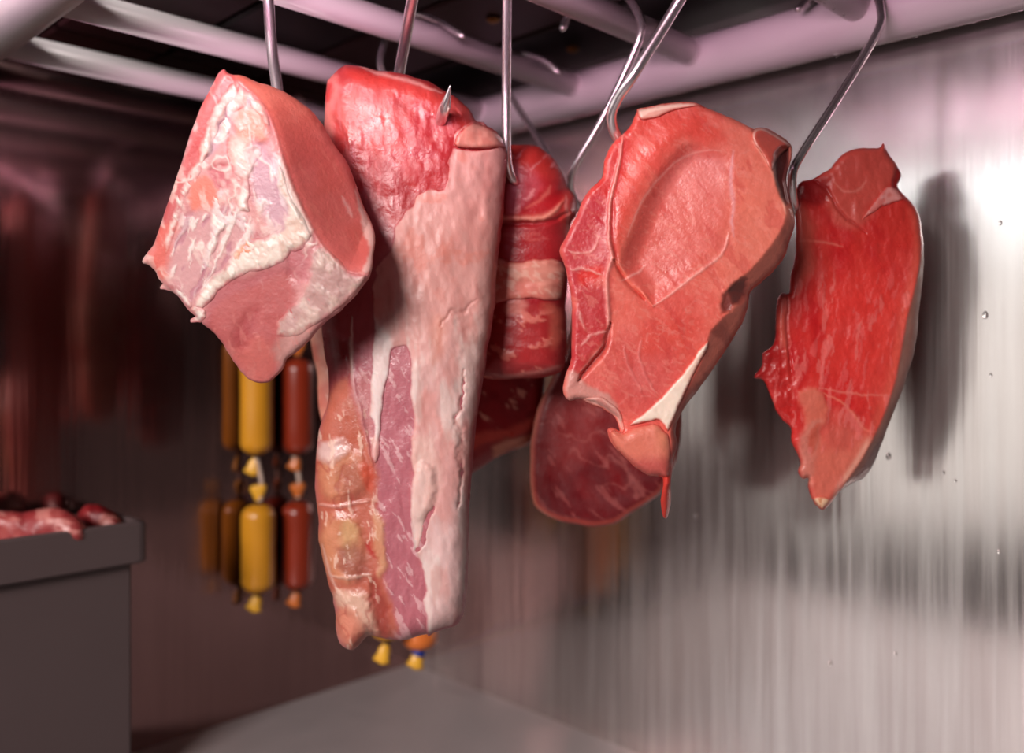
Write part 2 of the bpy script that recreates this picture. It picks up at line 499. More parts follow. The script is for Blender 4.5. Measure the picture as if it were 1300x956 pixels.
# ------------------------------------------------------------------ meat
class Meat:
    """A cut of meat as a closed surface: an outline, a rounded front and back, painted relief and colour of its own."""
    def __init__(s, outline, Y0, step=1.6, jag=0.8, seed=1, sub=3):
        p = catmull(outline, sub, True)
        if jag:
            k = np.arange(len(p))
            p = p + jag * np.stack([fbm(p[:, 0], p[:, 1], 9, 2, seed + 50) - .5, fbm(p[:, 0], p[:, 1], 9, 2, seed + 60) - .5], 1) * 2.4
        s.poly = p; s.Y0 = Y0; s.step = step; s.seed = seed
        x0, y0 = p.min(0) - 2.5 * step; x1, y1 = p.max(0) + 2.5 * step
        s.x, s.y = np.meshgrid(np.arange(x0, x1, step), np.arange(y0, y1, step))
        s.D, s.bx, s.by = poly_sdf(s.x, s.y, p)
        s.d = np.clip(s.D, 0, None)
        s.rel = np.zeros(s.x.shape); s.C = np.zeros(s.x.shape + (3,))
        s.B = np.zeros(s.x.shape); s.CB = None
        w = 7.0
        s.wx = (fbm(s.x, s.y, 26, 4, seed) - .5) * 2 * w + (fbm(s.x, s.y, 7, 2, seed + 5) - .5) * 3
        s.wy = (fbm(s.x, s.y, 26, 4, seed + 9) - .5) * 2 * w + (fbm(s.x, s.y, 7, 2, seed + 15) - .5) * 3
    def n(s, scale, octv=4, seed=0, ang=0, stretch=1, warp=0.0):
        return fbm(s.x + s.wx * warp, s.y + s.wy * warp, scale, octv, s.seed * 13 + seed, ang, stretch)
    def base(s, c, c2=None, scale=30, ang=0, stretch=1):
        s.C[:] = lin(c)
        if c2 is not None: s.mix(c2, sstep(.35, .65, s.n(scale, 4, 2, ang, stretch, 1)))
    def mix(s, c, m, dh=0.0):
        s.C += (lin(c) - s.C) * m[..., None]
        if dh: s.rel += dh * m
    def fill(s, poly, c, soft=4, amt=1.0, warp=1.0, dh=0.0, tex=None, smooth=True):
        poly = catmull(poly, 2, True) if smooth else np.asarray(poly, float)
        pad = soft + 14
        jx = (s.x[0] > poly[:, 0].min() - pad) & (s.x[0] < poly[:, 0].max() + pad)
        iy = (s.y[:, 0] > poly[:, 1].min() - pad) & (s.y[:, 0] < poly[:, 1].max() + pad)
        m = np.zeros(s.x.shape)
        if jx.any() and iy.any():
            ix = np.ix_(iy, jx)
            sd, _, _ = poly_sdf(s.x[ix] + s.wx[ix] * warp, s.y[ix] + s.wy[ix] * warp, poly)
            m[ix] = sstep(-soft, soft, sd)
        if tex is not None: m = m * tex
        if c is not None: s.mix(c, m * amt, dh)
        else: s.rel += dh * m
        return m
    def line(s, pts, c, w=2.0, amt=1.0, warp=0.5, dh=0.0, taper=True):
        pts = catmull(pts, 4)
        pad = w * 4 + 12
        jx = (s.x[0] > pts[:, 0].min() - pad) & (s.x[0] < pts[:, 0].max() + pad)
        iy = (s.y[:, 0] > pts[:, 1].min() - pad) & (s.y[:, 0] < pts[:, 1].max() + pad)
        if not (jx.any() and iy.any()): return
        ix = np.ix_(iy, jx)
        ds, pr = line_dist(s.x[ix] + s.wx[ix] * warp, s.y[ix] + s.wy[ix] * warp, pts)
        ww = w * (np.sin(np.pi * np.clip(pr, 0.02, .98)) ** .5 if taper else 1.0) + .3
        m = np.zeros(s.x.shape); m[ix] = np.exp(-(ds / ww) ** 2)
        if c is not None: s.mix(c, m * amt)
        s.rel += dh * m
    def flecks(s, c, scale, thr, amt, ang=0, stretch=4, seed=0, dh=0.0, mask=None, soft=.06, warp=.6):
        m = sstep(thr, thr + soft, s.n(scale, 3, 100 + seed, ang, stretch, warp)) * amt
        if mask is not None: m = m * mask
        s.mix(c, m, dh)
    def veins(s, c, scale, width, amt, seed=0, ang=0, stretch=1, mask=None, dh=0.0):
        q = np.abs(s.n(scale, 3, 200 + seed, ang, stretch, 1.0) - .5)
        m = np.exp(-(q / width) ** 2) * sstep(.42, .62, s.n(scale * 1.6, 2, 300 + seed)) * amt
        if mask is not None: m = m * mask
        s.mix(c, m, dh)
    def grain(s, amt=.10, seed=0, scale=5, ang=0, stretch=1):
        g = 1 + amt * 2 * (s.n(scale, 3, 400 + seed, ang, stretch) - .5)
        s.C *= g[..., None]
    def shape(s, front, back, rf, rb=None, relfade=5.0, pf=.5, back_plane=None):
        rb = rb or rf
        def prof(r): return (1 - (1 - np.clip(s.d / r, 0, 1)) ** 2) ** pf
        s.H = s.B + front * prof(rf) + s.rel * np.clip(s.d / relfade, 0, 1)
        s.HB = s.B - back * prof(rb) if back_plane is None else s.B + (back_plane - s.B) * prof(rb)
        s.HB = np.minimum(s.HB, s.H - 1.0 * np.clip(s.d / 3, 0, 1))
    def sample(s, x, y, what=None):
        g = s.H if what is None else what
        fx = np.clip((x - s.x[0, 0]) / s.step, 0, s.x.shape[1] - 1.001); fy = np.clip((y - s.y[0, 0]) / s.step, 0, s.x.shape[0] - 1.001)
        i = fy.astype(int); j = fx.astype(int); a = fx - j; b = fy - i
        return (g[i, j] * (1 - a) + g[i, j + 1] * a) * (1 - b) + (g[i + 1, j] * (1 - a) + g[i + 1, j + 1] * a) * b
    def build(s, name, mat, parent=None, label=None, gain=0.92):
        ins = s.D > 0
        cell = ins[:-1, :-1] | ins[1:, :-1] | ins[:-1, 1:] | ins[1:, 1:]
        used = np.zeros(s.x.shape, bool)
        used[:-1, :-1] |= cell; used[1:, :-1] |= cell; used[:-1, 1:] |= cell; used[1:, 1:] |= cell
        X = np.where(ins, s.x, s.bx); Yp = np.where(ins, s.y, s.by)
        k = used.sum()
        idf = -np.ones(s.x.shape, int); idf[used] = np.arange(k)
        inner = used & ins
        idb = idf.copy(); idb[inner] = k + np.arange(inner.sum())
        def pts(mask, H):
            Yd = s.Y0 - H[mask] * s.Y0 / F
            return np.stack([(X[mask] - CX) / F * Yd, Yd, Z0 + (CY - Yp[mask]) / F * Yd], 1)
        v = np.vstack([pts(used, s.H), pts(inner, s.HB)])
        ci, cj = np.nonzero(cell)
        fr = np.stack([idf[ci, cj], idf[ci + 1, cj], idf[ci + 1, cj + 1], idf[ci, cj + 1]], 1)
        bk = np.stack([idb[ci, cj], idb[ci, cj + 1], idb[ci + 1, cj + 1], idb[ci + 1, cj]], 1)
        allout = ~(ins[ci, cj] | ins[ci + 1, cj] | ins[ci + 1, cj + 1] | ins[ci, cj + 1])
        o = mesh_obj(name, v, np.vstack([fr, bk]), mat, parent)
        cb = s.C if s.CB is None else s.CB
        c = np.clip(np.vstack([s.C[used], cb[inner]]) * gain, 0.002, .95)
        a = o.data.color_attributes.new('Col', 'FLOAT_COLOR', 'POINT')
        a.data.foreach_set('color', np.hstack([c, np.ones((len(c), 1))]).astype(np.float32).ravel())
        if label: o['label'] = label
        return o
    def patch(s, outline, up=4.0, down=6.0, r=8.0, jag=1.2, seed=31, step=None, sub=3, edge=2.5):
        """a layer lying on this surface (fat, membrane, flap): follows it and stands proud of it by `up`"""
        q = Meat(outline, s.Y0, step or s.step, jag, seed, sub)
        q.B = s.sample(q.x, q.y) - 0.6
        q.up, q.down, q.r = up, down, r
        q.C0 = np.stack([s.sample(q.x, q.y, s.C[..., i]) for i in range(3)], -1)
        q.C[:] = q.C0; q.edge = edge
        return q
    def finish(s, name, mat, parent, label=None, gain=.92):
        e = sstep(0.3, 1.3 + s.edge, s.d + s.edge * (s.n(6, 3, 91) - .5))
        s.C = s.C0 + (s.C - s.C0) * e[..., None]
        s.shape(s.up, s.down, s.r)
        return s.build(name, mat, parent, label, gain)
    def origin(s):
        c = s.poly.mean(0)
        return P(c[0], c[1], s.Y0)

# ---- cut 1: the fatty belly block at the left
ridge = [(296, 92), (306, 104), (319, 116), (334, 132), (345, 154), (354, 182), (365, 222), (380, 258), (398, 294), (415, 318), (442, 344), (478, 345)]
out1 = [(283, 88), (292, 94), (310, 97), (330, 105), (352, 112), (375, 125), (400, 145), (413, 165), (425, 185), (440, 205), (450, 228), (459, 255), (470, 280),
        (476, 300), (474, 325), (471, 347), (462, 362), (450, 378), (432, 395), (410, 412), (395, 430), (380, 445), (365, 456), (358, 470), (345, 483), (335, 486),
        (320, 484), (305, 471), (292, 452), (278, 430), (262, 415), (250, 404), (238, 392), (226, 376), (212, 366), (201, 353), (198, 345), (190, 338), (180, 332),
        (188, 320), (197, 305), (204, 284), (214, 255), (225, 223), (242, 168), (256, 135), (267, 112), (274, 99)]
m = Meat(out1, 0.60, 1.35, 1.0, 1)
face = ridge + [(490, 300), (470, 230), (430, 160), (380, 110), (330, 85)]
sd, _, _ = poly_sdf(m.x, m.y, catmull(face, 2, True))
dl, _ = line_dist(m.x, m.y, catmull(ridge, 3))
right = sstep(-5, 5, sd)
m.B = 26 - np.where(sd > 0, .85 * dl, .14 * dl + .0006 * dl ** 2) - 2.5 * np.exp(-(dl / 6) ** 2) - 12 * sstep(420, 490, m.y)
m.base((214, 148, 144), (200, 124, 126), 34)
left = 1 - right
m.fill([(262, 120), (284, 86), (308, 100), (300, 118), (285, 122), (275, 150), (262, 175), (245, 215), (232, 225), (240, 180)], (208, 92, 88), 4, .9, dh=-1)
m.fill([(242, 222), (250, 175), (225, 215), (205, 280), (190, 330), (205, 335), (216, 290), (228, 260)], (200, 84, 84), 4, .85)
m.fill([(205, 290), (222, 280), (222, 320), (212, 355), (200, 345), (188, 330)], (220, 104, 92), 5, .9)
m.fill([(298, 138), (322, 135), (338, 155), (340, 176), (322, 186), (306, 180), (296, 160)], (226, 140, 112), 7, .9, dh=2)
m.fill([(240, 232), (262, 226), (278, 240), (276, 262), (262, 275), (244, 262)], (226, 116, 94), 5, .9)
m.fill([(272, 206), (290, 206), (292, 226), (282, 240), (270, 230)], (196, 88, 96), 4, .9, dh=-2)
m.fill([(288, 178), (298, 178), (304, 200), (292, 204)], (232, 78, 64), 3, .8, dh=-2)
m.fill([(264, 170), (284, 140), (292, 136), (286, 160), (270, 192), (260, 198)], (184, 150, 160), 4, .8, dh=-3)
m.fill([(320, 176), (340, 186), (352, 220), (362, 252), (372, 292), (352, 300), (340, 276), (326, 250), (318, 220)], (196, 146, 158), 9, .8, dh=-2)
m.fill([(222, 330), (240, 300), (262, 290), (262, 340), (250, 370), (240, 385), (226, 365)], (208, 148, 150), 8, .8)
m.fill([(262, 350), (300, 352), (332, 340), (372, 345), (372, 380), (368, 440), (352, 480), (330, 486), (300, 465), (278, 430), (260, 400)], (180, 92, 96), 10, .92, dh=-3)
m.fill([(300, 385), (330, 375), (340, 400), (320, 440), (318, 470), (296, 450), (285, 420)], (206, 124, 122), 10, .6)
m.fill([(302, 410), (318, 392), (330, 410), (312, 440), (300, 440)], (172, 72, 80), 8, .6, dh=-2)
m.fill([(318, 440), (348, 430), (352, 465), (340, 484), (315, 482)], (214, 124, 120), 8, .7)
m.fill([(366, 314), (384, 314), (392, 330), (388, 356), (372, 362), (362, 345)], (186, 100, 106), 6, .8, dh=-3)
m.fill([(272, 389), (300, 372), (345, 352), (368, 352), (372, 400), (352, 470), (330, 486), (302, 466), (280, 432), (264, 410)], (186, 94, 92), 7, .9)
m.fill([(300, 440), (330, 430), (350, 452), (345, 484), (318, 484), (298, 462)], (210, 112, 104), 9, .8)
m.fill([(312, 400), (330, 392), (322, 430), (304, 446), (296, 432)], (168, 68, 72), 7, .6, dh=-2)
m.fill([(362, 424), (404, 408), (384, 446), (358, 466), (346, 446)], (202, 150, 142), 8, .8)
m.flecks((214, 130, 122), 5, .58, .4, 80, 3, 41, .3, sstep(385, 410, m.y) * left, .1)
m.rel += 3 * (m.n(22, 3, 42, 70, 2) - .5) * sstep(370, 400, m.y)
zj = m.fill([(222, 290), (246, 268), (282, 262), (312, 270), (318, 300), (296, 330), (268, 352), (250, 382), (232, 368), (214, 340)], (208, 152, 152), 8, .85)
m.flecks((242, 222, 214), 7, .55, .85, 112, 4.5, 31, 1.2, zj, .10)
m.flecks((176, 104, 124), 8, .62, .6, 110, 4, 32, -.6, zj, .08)
zg = m.fill([(318, 186), (340, 190), (356, 225), (366, 262), (352, 290), (334, 270), (322, 236)], (200, 150, 162), 8, .85)
m.flecks((236, 214, 216), 9, .60, .7, 75, 4, 33, .6, zg, .12)
m.fill([(351, 200), (362, 214), (384, 258), (396, 294), (386, 300), (370, 270), (356, 236)], (232, 208, 198), 4, .9, dh=1.5)
m.fill([(291, 176), (312, 178), (320, 205), (314, 226), (298, 214)], (236, 204, 190), 6, .8, dh=1)
m.flecks((238, 208, 198), 12, .60, .5, 70, 2.4, 1, .8, left * sstep(360, 320, m.y), .12)
m.veins((244, 224, 212), 36, .022, .7, 3, 70, 1.5, left * sstep(380, 330, m.y), .8)
m.mix((214, 104, 98), right * .97)
m.mix((224, 126, 104), right * sstep(200, 120, m.y) * .8)
m.mix((200, 84, 72), right * sstep(.4, .66, m.n(40, 3, 8)) * .4)
m.flecks((232, 140, 124), 4, .62, .22, 62, 7, 5, .1, right, .14)
m.line([(434, 250), (440, 262), (446, 275)], (236, 170, 165), 2.5, .7)
m.grain(.07, 1, 5)
m.fill([(452, 230), (462, 245), (482, 300), (474, 345), (462, 346), (468, 318), (463, 290), (456, 262)], (226, 178, 170), 2.5, .85)
m.CB = m.C * 0 + lin((172, 92, 70))
m.shape(9, 60, 9, 22, back_plane=-62)
cut1 = empty('pork_belly', m.origin())
tag(cut1, 'leftmost pork belly block, white fatty face and smooth salmon cut side, on a hook', 'meat', 'raw cuts hanging on hooks')
m.build('lean', M_LEAN, cut1)
def fat1(outline, up, c1, c2, seed, name='fat_layer', r=8, label=None, holes=None, grain=.06):
    q = m.patch(outline, up * .42, 5, r * 1.2, 3.4, seed, 1.2, edge=6)
    q.C = q.C * .12 + lin(c1) * .88
    q.mix(c2, sstep(.42, .66, q.n(16, 4, 3, 60, 2)) * .8, -1.2)
    q.flecks((248, 236, 226), 9, .6, .7 if c1[0] > 215 else .15, 50, 3, 3, 1.2)
    q.rel += 3.4 * (q.n(9, 4, 8, 55, 1.8) - .5) + 3 * (q.n(30, 3, 7) - .5)
    q.grain(grain, 2, 4)
    return q.finish(name, M_FAT, cut1, label)
fat1([(292, 108), (304, 106), (300, 128), (292, 140), (276, 168), (268, 196), (256, 206), (252, 188), (262, 158), (276, 128)], 5, (232, 210, 196), (214, 170, 158), 41)
fat1([(303, 108), (320, 120), (334, 136), (330, 142), (312, 136), (300, 142), (290, 170), (278, 178), (280, 150), (292, 126)], 4, (236, 214, 200), (226, 176, 160), 42)
fat1([(255, 205), (252, 225), (238, 245), (225, 290), (212, 322), (206, 312), (216, 278), (228, 240), (244, 212)], 4, (236, 216, 206), (216, 168, 160), 43, r=6)
fat1([(296, 200), (320, 180), (334, 190), (322, 218), (316, 246), (318, 268), (300, 262), (306, 235), (296, 220)], 4, (228, 200, 194), (204, 160, 160), 44)
fat1([(270, 250), (284, 238), (300, 262), (316, 272), (322, 300), (312, 306), (300, 286), (286, 290), (272, 320), (262, 345), (254, 340), (264, 302)], 4, (230, 206, 202), (206, 160, 168), 45)
fat1([(352, 206), (360, 226), (372, 256), (392, 290), (388, 312), (370, 322), (352, 336), (326, 346), (302, 352), (278, 372), (258, 392), (246, 386), (258, 362), (280, 340), (300, 322), (318, 306), (340, 300), (356, 288), (362, 262), (352, 236)],
     7, (236, 218, 204), (214, 176, 160), 46, r=12)
fat1([(300, 312), (316, 300), (330, 306), (322, 322), (306, 334), (294, 338)], 4, (226, 142, 104), (236, 196, 170), 47, 'orange_fat', 7, 'orange tinted knob of fat')
fat1([(398, 316), (412, 314), (428, 326), (444, 346), (466, 349), (462, 360), (446, 377), (428, 394), (404, 410), (384, 424), (366, 428), (350, 424), (356, 402), (376, 384), (388, 362), (392, 340)],
     7, (206, 176, 164), (188, 142, 138), 48, 'fat_layer', 14)
fat1([(322, 124), (336, 134), (344, 152), (340, 158), (328, 146), (316, 134)], 4, (236, 200, 182), (226, 150, 130), 49, r=6)
fat1([(228, 362), (246, 384), (240, 393), (224, 374), (205, 368), (208, 360), (220, 366)], 4, (240, 226, 214), (220, 190, 180), 50, 'fat_shred', 4)
fat1([(246, 386), (262, 394), (260, 404), (246, 412), (242, 408), (250, 400), (242, 394)], 4, (240, 226, 214), (220, 190, 180), 51, 'fat_shred', 4)

# ---- cut 2: the long loin
out2 = [(414, 109), (418, 100), (427, 90), (439, 83), (457, 84), (480, 89), (503, 93), (526, 98), (552, 107), (561, 114), (577, 122), (595, 138), (607, 155), (621, 161), (632, 170), (641, 185), (644, 200),
        (640, 243), (638, 277), (635, 303), (630, 353), (626, 403), (619, 441), (613, 485), (604, 543), (600, 593), (596, 630), (595, 680), (594, 718), (592, 758), (587, 782), (576, 795), (551, 803), (533, 807),
        (514, 813), (495, 812), (478, 808), (465, 808), (458, 816), (448, 825), (438, 823), (430, 813), (426, 790), (424, 765), (417, 740), (408, 703), (404, 678), (404, 656), (400, 618), (402, 568), (407, 537),
        (416, 510), (417, 478), (412, 448), (408, 410), (410, 340), (411, 250), (412, 160)]
m = Meat(out2, 0.665, 1.5, 1.2, 2)
m.B = 14 * (1 - ((m.x - 530) / 130) ** 2) - 10 * sstep(560, 640, m.x)
m.base((192, 74, 70), (172, 48, 50), 36, 20)
low = sstep(250, 340, m.y)
m.mix((190, 106, 114), sstep(260, 330, m.y + m.wy * 3))
m.fill([(412, 100), (424, 92), (430, 110), (424, 150), (440, 200), (460, 260), (440, 260), (412, 180)], (228, 130, 122), 6, .8)
m.fill([(414, 112), (420, 108), (421, 124), (414, 126)], (196, 50, 50), 3, .9, dh=-2)
m.fill([(420, 164), (432, 158), (440, 180), (436, 206), (428, 196)], (204, 66, 64), 4, .9, dh=-3)
m.fill([(440, 88), (500, 96), (560, 118), (590, 140), (600, 160), (560, 150), (500, 120), (450, 104)], (214, 72, 62), 8, .7)
m.fill([(505, 150), (560, 140), (580, 160), (575, 200), (560, 240), (530, 240), (500, 200)], (188, 40, 48), 12, .7)
m.fill([(440, 110), (490, 120), (520, 185), (500, 200), (450, 185), (430, 140)], (226, 112, 104), 16, .55)
m.rel += 5 * (m.n(30, 3, 61, 20, 1.6) - .5) * (1 - low)
m.flecks((228, 130, 132), 5, .58, .4, 85, 5, 1, .2, sstep(110, 160, m.y) * (1 - low))
m.veins((232, 140, 136), 40, .016, .4, 2, 30, 1.5, 1 - low, .2)
m.line([(457, 84), (490, 96), (530, 106), (560, 118)], (240, 170, 156), 2.2, .8)
m.line([(560, 150), (572, 138), (584, 146)], (150, 24, 30), 2.4, .5, dh=-3)
# the darker lean left of the fat, half behind the belly block
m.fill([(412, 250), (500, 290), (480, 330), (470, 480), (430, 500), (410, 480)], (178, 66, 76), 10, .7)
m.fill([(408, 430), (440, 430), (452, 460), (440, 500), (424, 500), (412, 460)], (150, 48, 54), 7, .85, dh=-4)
m.line([(446, 400), (446, 450), (452, 500), (462, 545), (472, 590)], (236, 206, 196), 2.6, .85, dh=2)
# lean strip between the fats, with white flecks
m.fill([(448, 450), (468, 440), (500, 446), (518, 446), (524, 520), (520, 590), (520, 640), (526, 700), (538, 730), (540, 806), (500, 806), (489, 732), (480, 690), (476, 640), (472, 592), (456, 540)], (184, 104, 114), 4, .95)
m.flecks((226, 176, 178), 5, .62, .65, 62, 4.5, 7, .5, sstep(440, 470, m.y) * sstep(440, 460, m.x) * sstep(548, 530, m.x))
m.fill([(450, 490), (470, 470), (474, 560), (466, 560)], (196, 128, 126), 6, .6)
# brown and orange left side with bone-white patches
m.fill([(418, 505), (440, 480), (452, 520), (466, 560), (476, 590), (480, 640), (486, 690), (488, 730), (498, 780), (500, 806), (440, 826), (420, 760), (400, 680), (398, 600), (402, 560)], (188, 98, 76), 6, .95)
m.fill([(410, 580), (440, 572), (462, 590), (464, 616), (450, 632), (420, 636), (404, 620)], (204, 132, 98), 8, .85, dh=5)
m.fill([(404, 562), (432, 560), (440, 574), (420, 586), (404, 582)], (224, 188, 182), 6, .8, dh=3)
m.fill([(430, 600), (452, 586), (464, 610), (458, 640), (440, 640)], (160, 78, 66), 7, .6)
m.fill([(408, 662), (430, 656), (452, 660), (462, 690), (458, 724), (440, 740), (420, 728), (408, 700)], (208, 136, 100), 8, .85, dh=5)
m.fill([(432, 664), (450, 664), (456, 690), (448, 712), (436, 700)], (204, 160, 112), 6, .7)
m.fill([(430, 700), (455, 692), (466, 720), (455, 738), (436, 728)], (142, 68, 60), 7, .7, dh=-2)
m.fill([(424, 752), (452, 750), (468, 764), (478, 800), (460, 802), (440, 780), (426, 772)], (222, 180, 158), 7, .85, dh=4)
m.fill([(426, 776), (452, 778), (462, 800), (448, 822), (432, 818)], (214, 136, 112), 7, .8, dh=4)
m.fill([(468, 690), (480, 688), (486, 702), (478, 712), (470, 704)], (176, 20, 28), 4, .85)
m.fill([(456, 590), (470, 588), (474, 616), (464, 622)], (206, 74, 52), 5, .7)
m.fill([(470, 730), (484, 742), (496, 796), (484, 806), (470, 760)], (150, 50, 42), 6, .75, dh=-3)
m.fill([(472, 655), (484, 660), (488, 720), (478, 726)], (214, 158, 120), 4, .7, dh=2)
m.line([(404, 640), (424, 644), (444, 640), (470, 636)], (222, 160, 146), 1.8, .7, dh=2)
m.line([(410, 690), (420, 730), (436, 760)], (232, 180, 164), 1.5, .7)
m.line([(420, 730), (440, 734), (470, 728)], (230, 186, 168), 1.6, .6, dh=1.5)
m.flecks((240, 200, 180), 6, .66, .6, 80, 3, 9, .6, sstep(500, 540, m.y) * sstep(490, 470, m.x))
m.veins((166, 60, 54), 34, .022, .5, 5, 70, 1.5, sstep(520, 560, m.y) * sstep(490, 475, m.x), -1)
m.rel += 5 * (m.n(26, 3, 21, 85, 2.0) - .5) + 1.2 * (m.n(8, 3, 22, 85, 2.5) - .5)
m.grain(.08, 3, 4, 85, 3)
m.CB = m.C * 0 + lin((186, 96, 90))
m.shape(28, 46, 26, 34)
cut2 = empty('pork_loin', m.origin())
tag(cut2, 'long pork loin with red top and pale fat down its right side', 'meat', 'raw cuts hanging on hooks')
m.build('lean', M_LEAN, cut2)
q = m.patch([(592, 158), (600, 154), (620, 161), (633, 172), (641, 187), (643, 202), (639, 250), (635, 303), (630, 353), (626, 403), (618, 441), (612, 485), (603, 543), (599, 593), (595, 630), (594, 680), (593, 718), (591, 758),
             (586, 781), (575, 794), (551, 802), (541, 804), (538, 770), (538, 740), (530, 708), (524, 690), (521, 650), (522, 600), (519, 570), (524, 530), (519, 490), (518, 448), (506, 440), (498, 448), (490, 490), (484, 530), (482, 570), (478, 588),
             (471, 580), (474, 540), (469, 526), (470, 480), (472, 440), (474, 400), (474, 350), (482, 332), (494, 318), (502, 290), (512, 268), (524, 260), (530, 246), (547, 239), (562, 240), (570, 222), (568, 206), (573, 188), (582, 166)],
            3.2, 4, 12, 3.0, 52, 1.4)
q.C[:] = lin((224, 162, 154))
q.mix((220, 180, 176), sstep(380, 560, q.y))
q.mix((222, 146, 138), sstep(.45, .65, q.n(40, 4, 3, 85, 2)) * .6)
q.mix((232, 212, 204), sstep(.50, .68, q.n(18, 4, 4, 88, 4)) * .55 * sstep(300, 460, q.y))
q.mix((204, 130, 120), sstep(.56, .75, q.n(15, 3, 5, 86, 3)) * .4)
q.mix((226, 130, 112), sstep(.58, .72, q.n(26, 4, 15)) * .45 * sstep(420, 330, q.y))
q.rel += 2.5 * (q.n(60, 2, 16, 88, 4) - .5) + 3.0 * (q.n(13, 3, 17, 40, 1.5) - .5) * sstep(340, 400, q.y) * sstep(560, 585, q.x)
q.fill([(476, 400), (500, 440), (494, 500), (484, 560), (470, 540), (470, 460)], (236, 216, 212), 4, .8)
q.fill([(518, 560), (548, 560), (560, 600), (548, 640), (530, 700), (522, 640)], (236, 196, 184), 8, .6)
q.fill([(548, 400), (566, 404), (562, 440), (550, 460)], (220, 140, 116), 10, .5)
q.rel += 4.2 * (q.n(46, 2, 6, 84, 2.6) - .5) + .8 * (q.n(9, 2, 7, 80, 2.2) - .5)
q.line([(560, 412), (574, 396), (590, 392), (604, 380)], (206, 136, 128), 2.2, .4, 1.2, dh=-1.6)
q.line([(524, 700), (536, 690), (544, 660), (552, 640)], (204, 142, 132), 3.0, .5, 1.0, dh=-3.5)
q.line([(590, 470), (584, 520), (588, 600), (582, 650)], (196, 132, 124), 2.6, .5, 1.5, dh=-2.5)
q.line([(574, 186), (600, 191), (634, 186)], (206, 116, 112), 1.8, .6, dh=-5, warp=.3)
q.fill([(520, 600), (545, 590), (552, 604), (544, 650), (530, 660), (521, 640)], None, 6, 1, 1, 4)
q.grain(.05, 3, 4, 85, 3)
q.finish('fat_cap', M_FAT, cut2, 'pale pink fat cap')
q = m.patch([(584, 166), (600, 155), (622, 163), (636, 178), (640, 188), (600, 189), (576, 184)], 8, 3, 7, 1.5, 53, 1.3)
q.C[:] = lin((226, 152, 136)); q.mix((216, 128, 114), sstep(.45, .6, q.n(16, 3, 2)) * .6); q.grain(.05, 3, 4)
q.finish('fat_flap', M_FAT, cut2, 'small folded flap of fat')

# ---- the hidden cut behind the loin: only a pale salmon strip shows
m = Meat([(392, 400), (396, 447), (402, 468), (404, 506), (407, 530), (424, 570), (480, 590), (545, 540), (575, 420), (570, 250), (540, 150), (490, 118), (440, 140), (420, 230), (402, 330)], 0.775, 2.4, 1.0, 3)
m.base((232, 156, 134), (214, 120, 104), 30)
m.flecks((240, 196, 180), 10, .6, .6, 80, 3, 1)
m.grain(.07, 3, 5)
m.shape(16, 18, 22)
h = m.build('pork_shoulder', M_FAT)
tag(h, 'pale salmon cut nearly hidden behind the left edge of the long loin', 'meat', 'raw cuts hanging on hooks')

# ---- cut 3: rolled brisket between loin and ham steak
m = Meat([(622, 205), (634, 190), (648, 184), (671, 184), (685, 187), (696, 195), (705, 204), (714, 219), (721, 238), (731, 252), (733, 270), (724, 286), (726, 320), (722, 345), (720, 372), (718, 400), (719, 430), (717, 466),
          (702, 476), (680, 480), (653, 481), (625, 482), (606, 474), (600, 430), (604, 360), (608, 290), (614, 240)], 0.715, 1.8, 1.2, 4)
m.B = 10 * (1 - ((m.x - 665) / 60) ** 2)
m.base((190, 44, 50), (164, 28, 38), 30, 10, 2)
m.fill([(600, 180), (740, 180), (735, 230), (680, 225), (600, 240)], (202, 60, 52), 10, .7)
m.fill([(630, 220), (672, 214), (690, 236), (668, 262), (632, 262)], (186, 70, 82), 9, .7)
m.flecks((232, 150, 150), 6, .66, .6, 140, 4, 1, .5, sstep(275, 260, m.y))
m.fill([(684, 250), (712, 236), (722, 256), (708, 272), (660, 274)], (176, 24, 32), 6, .8, dh=-2)
m.line([(606, 270), (640, 276), (680, 277), (704, 268), (716, 254)], (236, 150, 130), 3.0, .9, dh=2.5)
m.line([(665, 266), (690, 250), (700, 234)], (222, 110, 100), 1.8, .7)
m.line([(604, 282), (650, 284), (700, 280), (722, 268)], (140, 24, 30), 2.4, .6, dh=-4)
m.fill([(600, 286), (724, 284), (722, 326), (600, 334)], (166, 34, 40), 6, .7)
m.flecks((204, 90, 84), 10, .6, .45, 5, 4, 4, .3, sstep(285, 292, m.y) * sstep(332, 326, m.y))
m.fill([(716, 230), (732, 250), (736, 280), (724, 300), (712, 280)], (206, 66, 60), 5, .7)
m.line([(718, 250), (722, 280), (720, 310)], (236, 150, 140), 2, .7)
m.mix((172, 44, 46), sstep(384, 390, m.y) * .9)
m.fill([(640, 384), (668, 378), (668, 396), (644, 402)], (224, 132, 120), 5, .8)
m.fill([(690, 384), (706, 390), (716, 420), (710, 440), (696, 436), (700, 410)], (206, 96, 80), 6, .8)
m.flecks((224, 124, 110), 10, .6, .7, 20, 2, 6, .8, sstep(390, 400, m.y))
m.line([(620, 474), (650, 476), (690, 472), (716, 462)], (206, 130, 120), 2.5, .6)
m.rel += 4 * (m.n(18, 3, 21, 5, 3) - .5)
m.grain(.09, 3, 4)
m.CB = m.C * 0 + lin((150, 60, 56))
m.shape(30, 34, 34)
cut3 = empty('rolled_brisket', m.origin())
tag(cut3, 'dark red rolled brisket with a pale fat band, between loin and ham steak', 'meat', 'raw cuts hanging on hooks')
m.build('lean', M_LEAN, cut3)
q = m.patch([(603, 330), (624, 326), (650, 330), (690, 328), (710, 330), (720, 345), (714, 376), (700, 382), (664, 380), (640, 384), (602, 382)], 5, 4, 10, 2.5, 54)
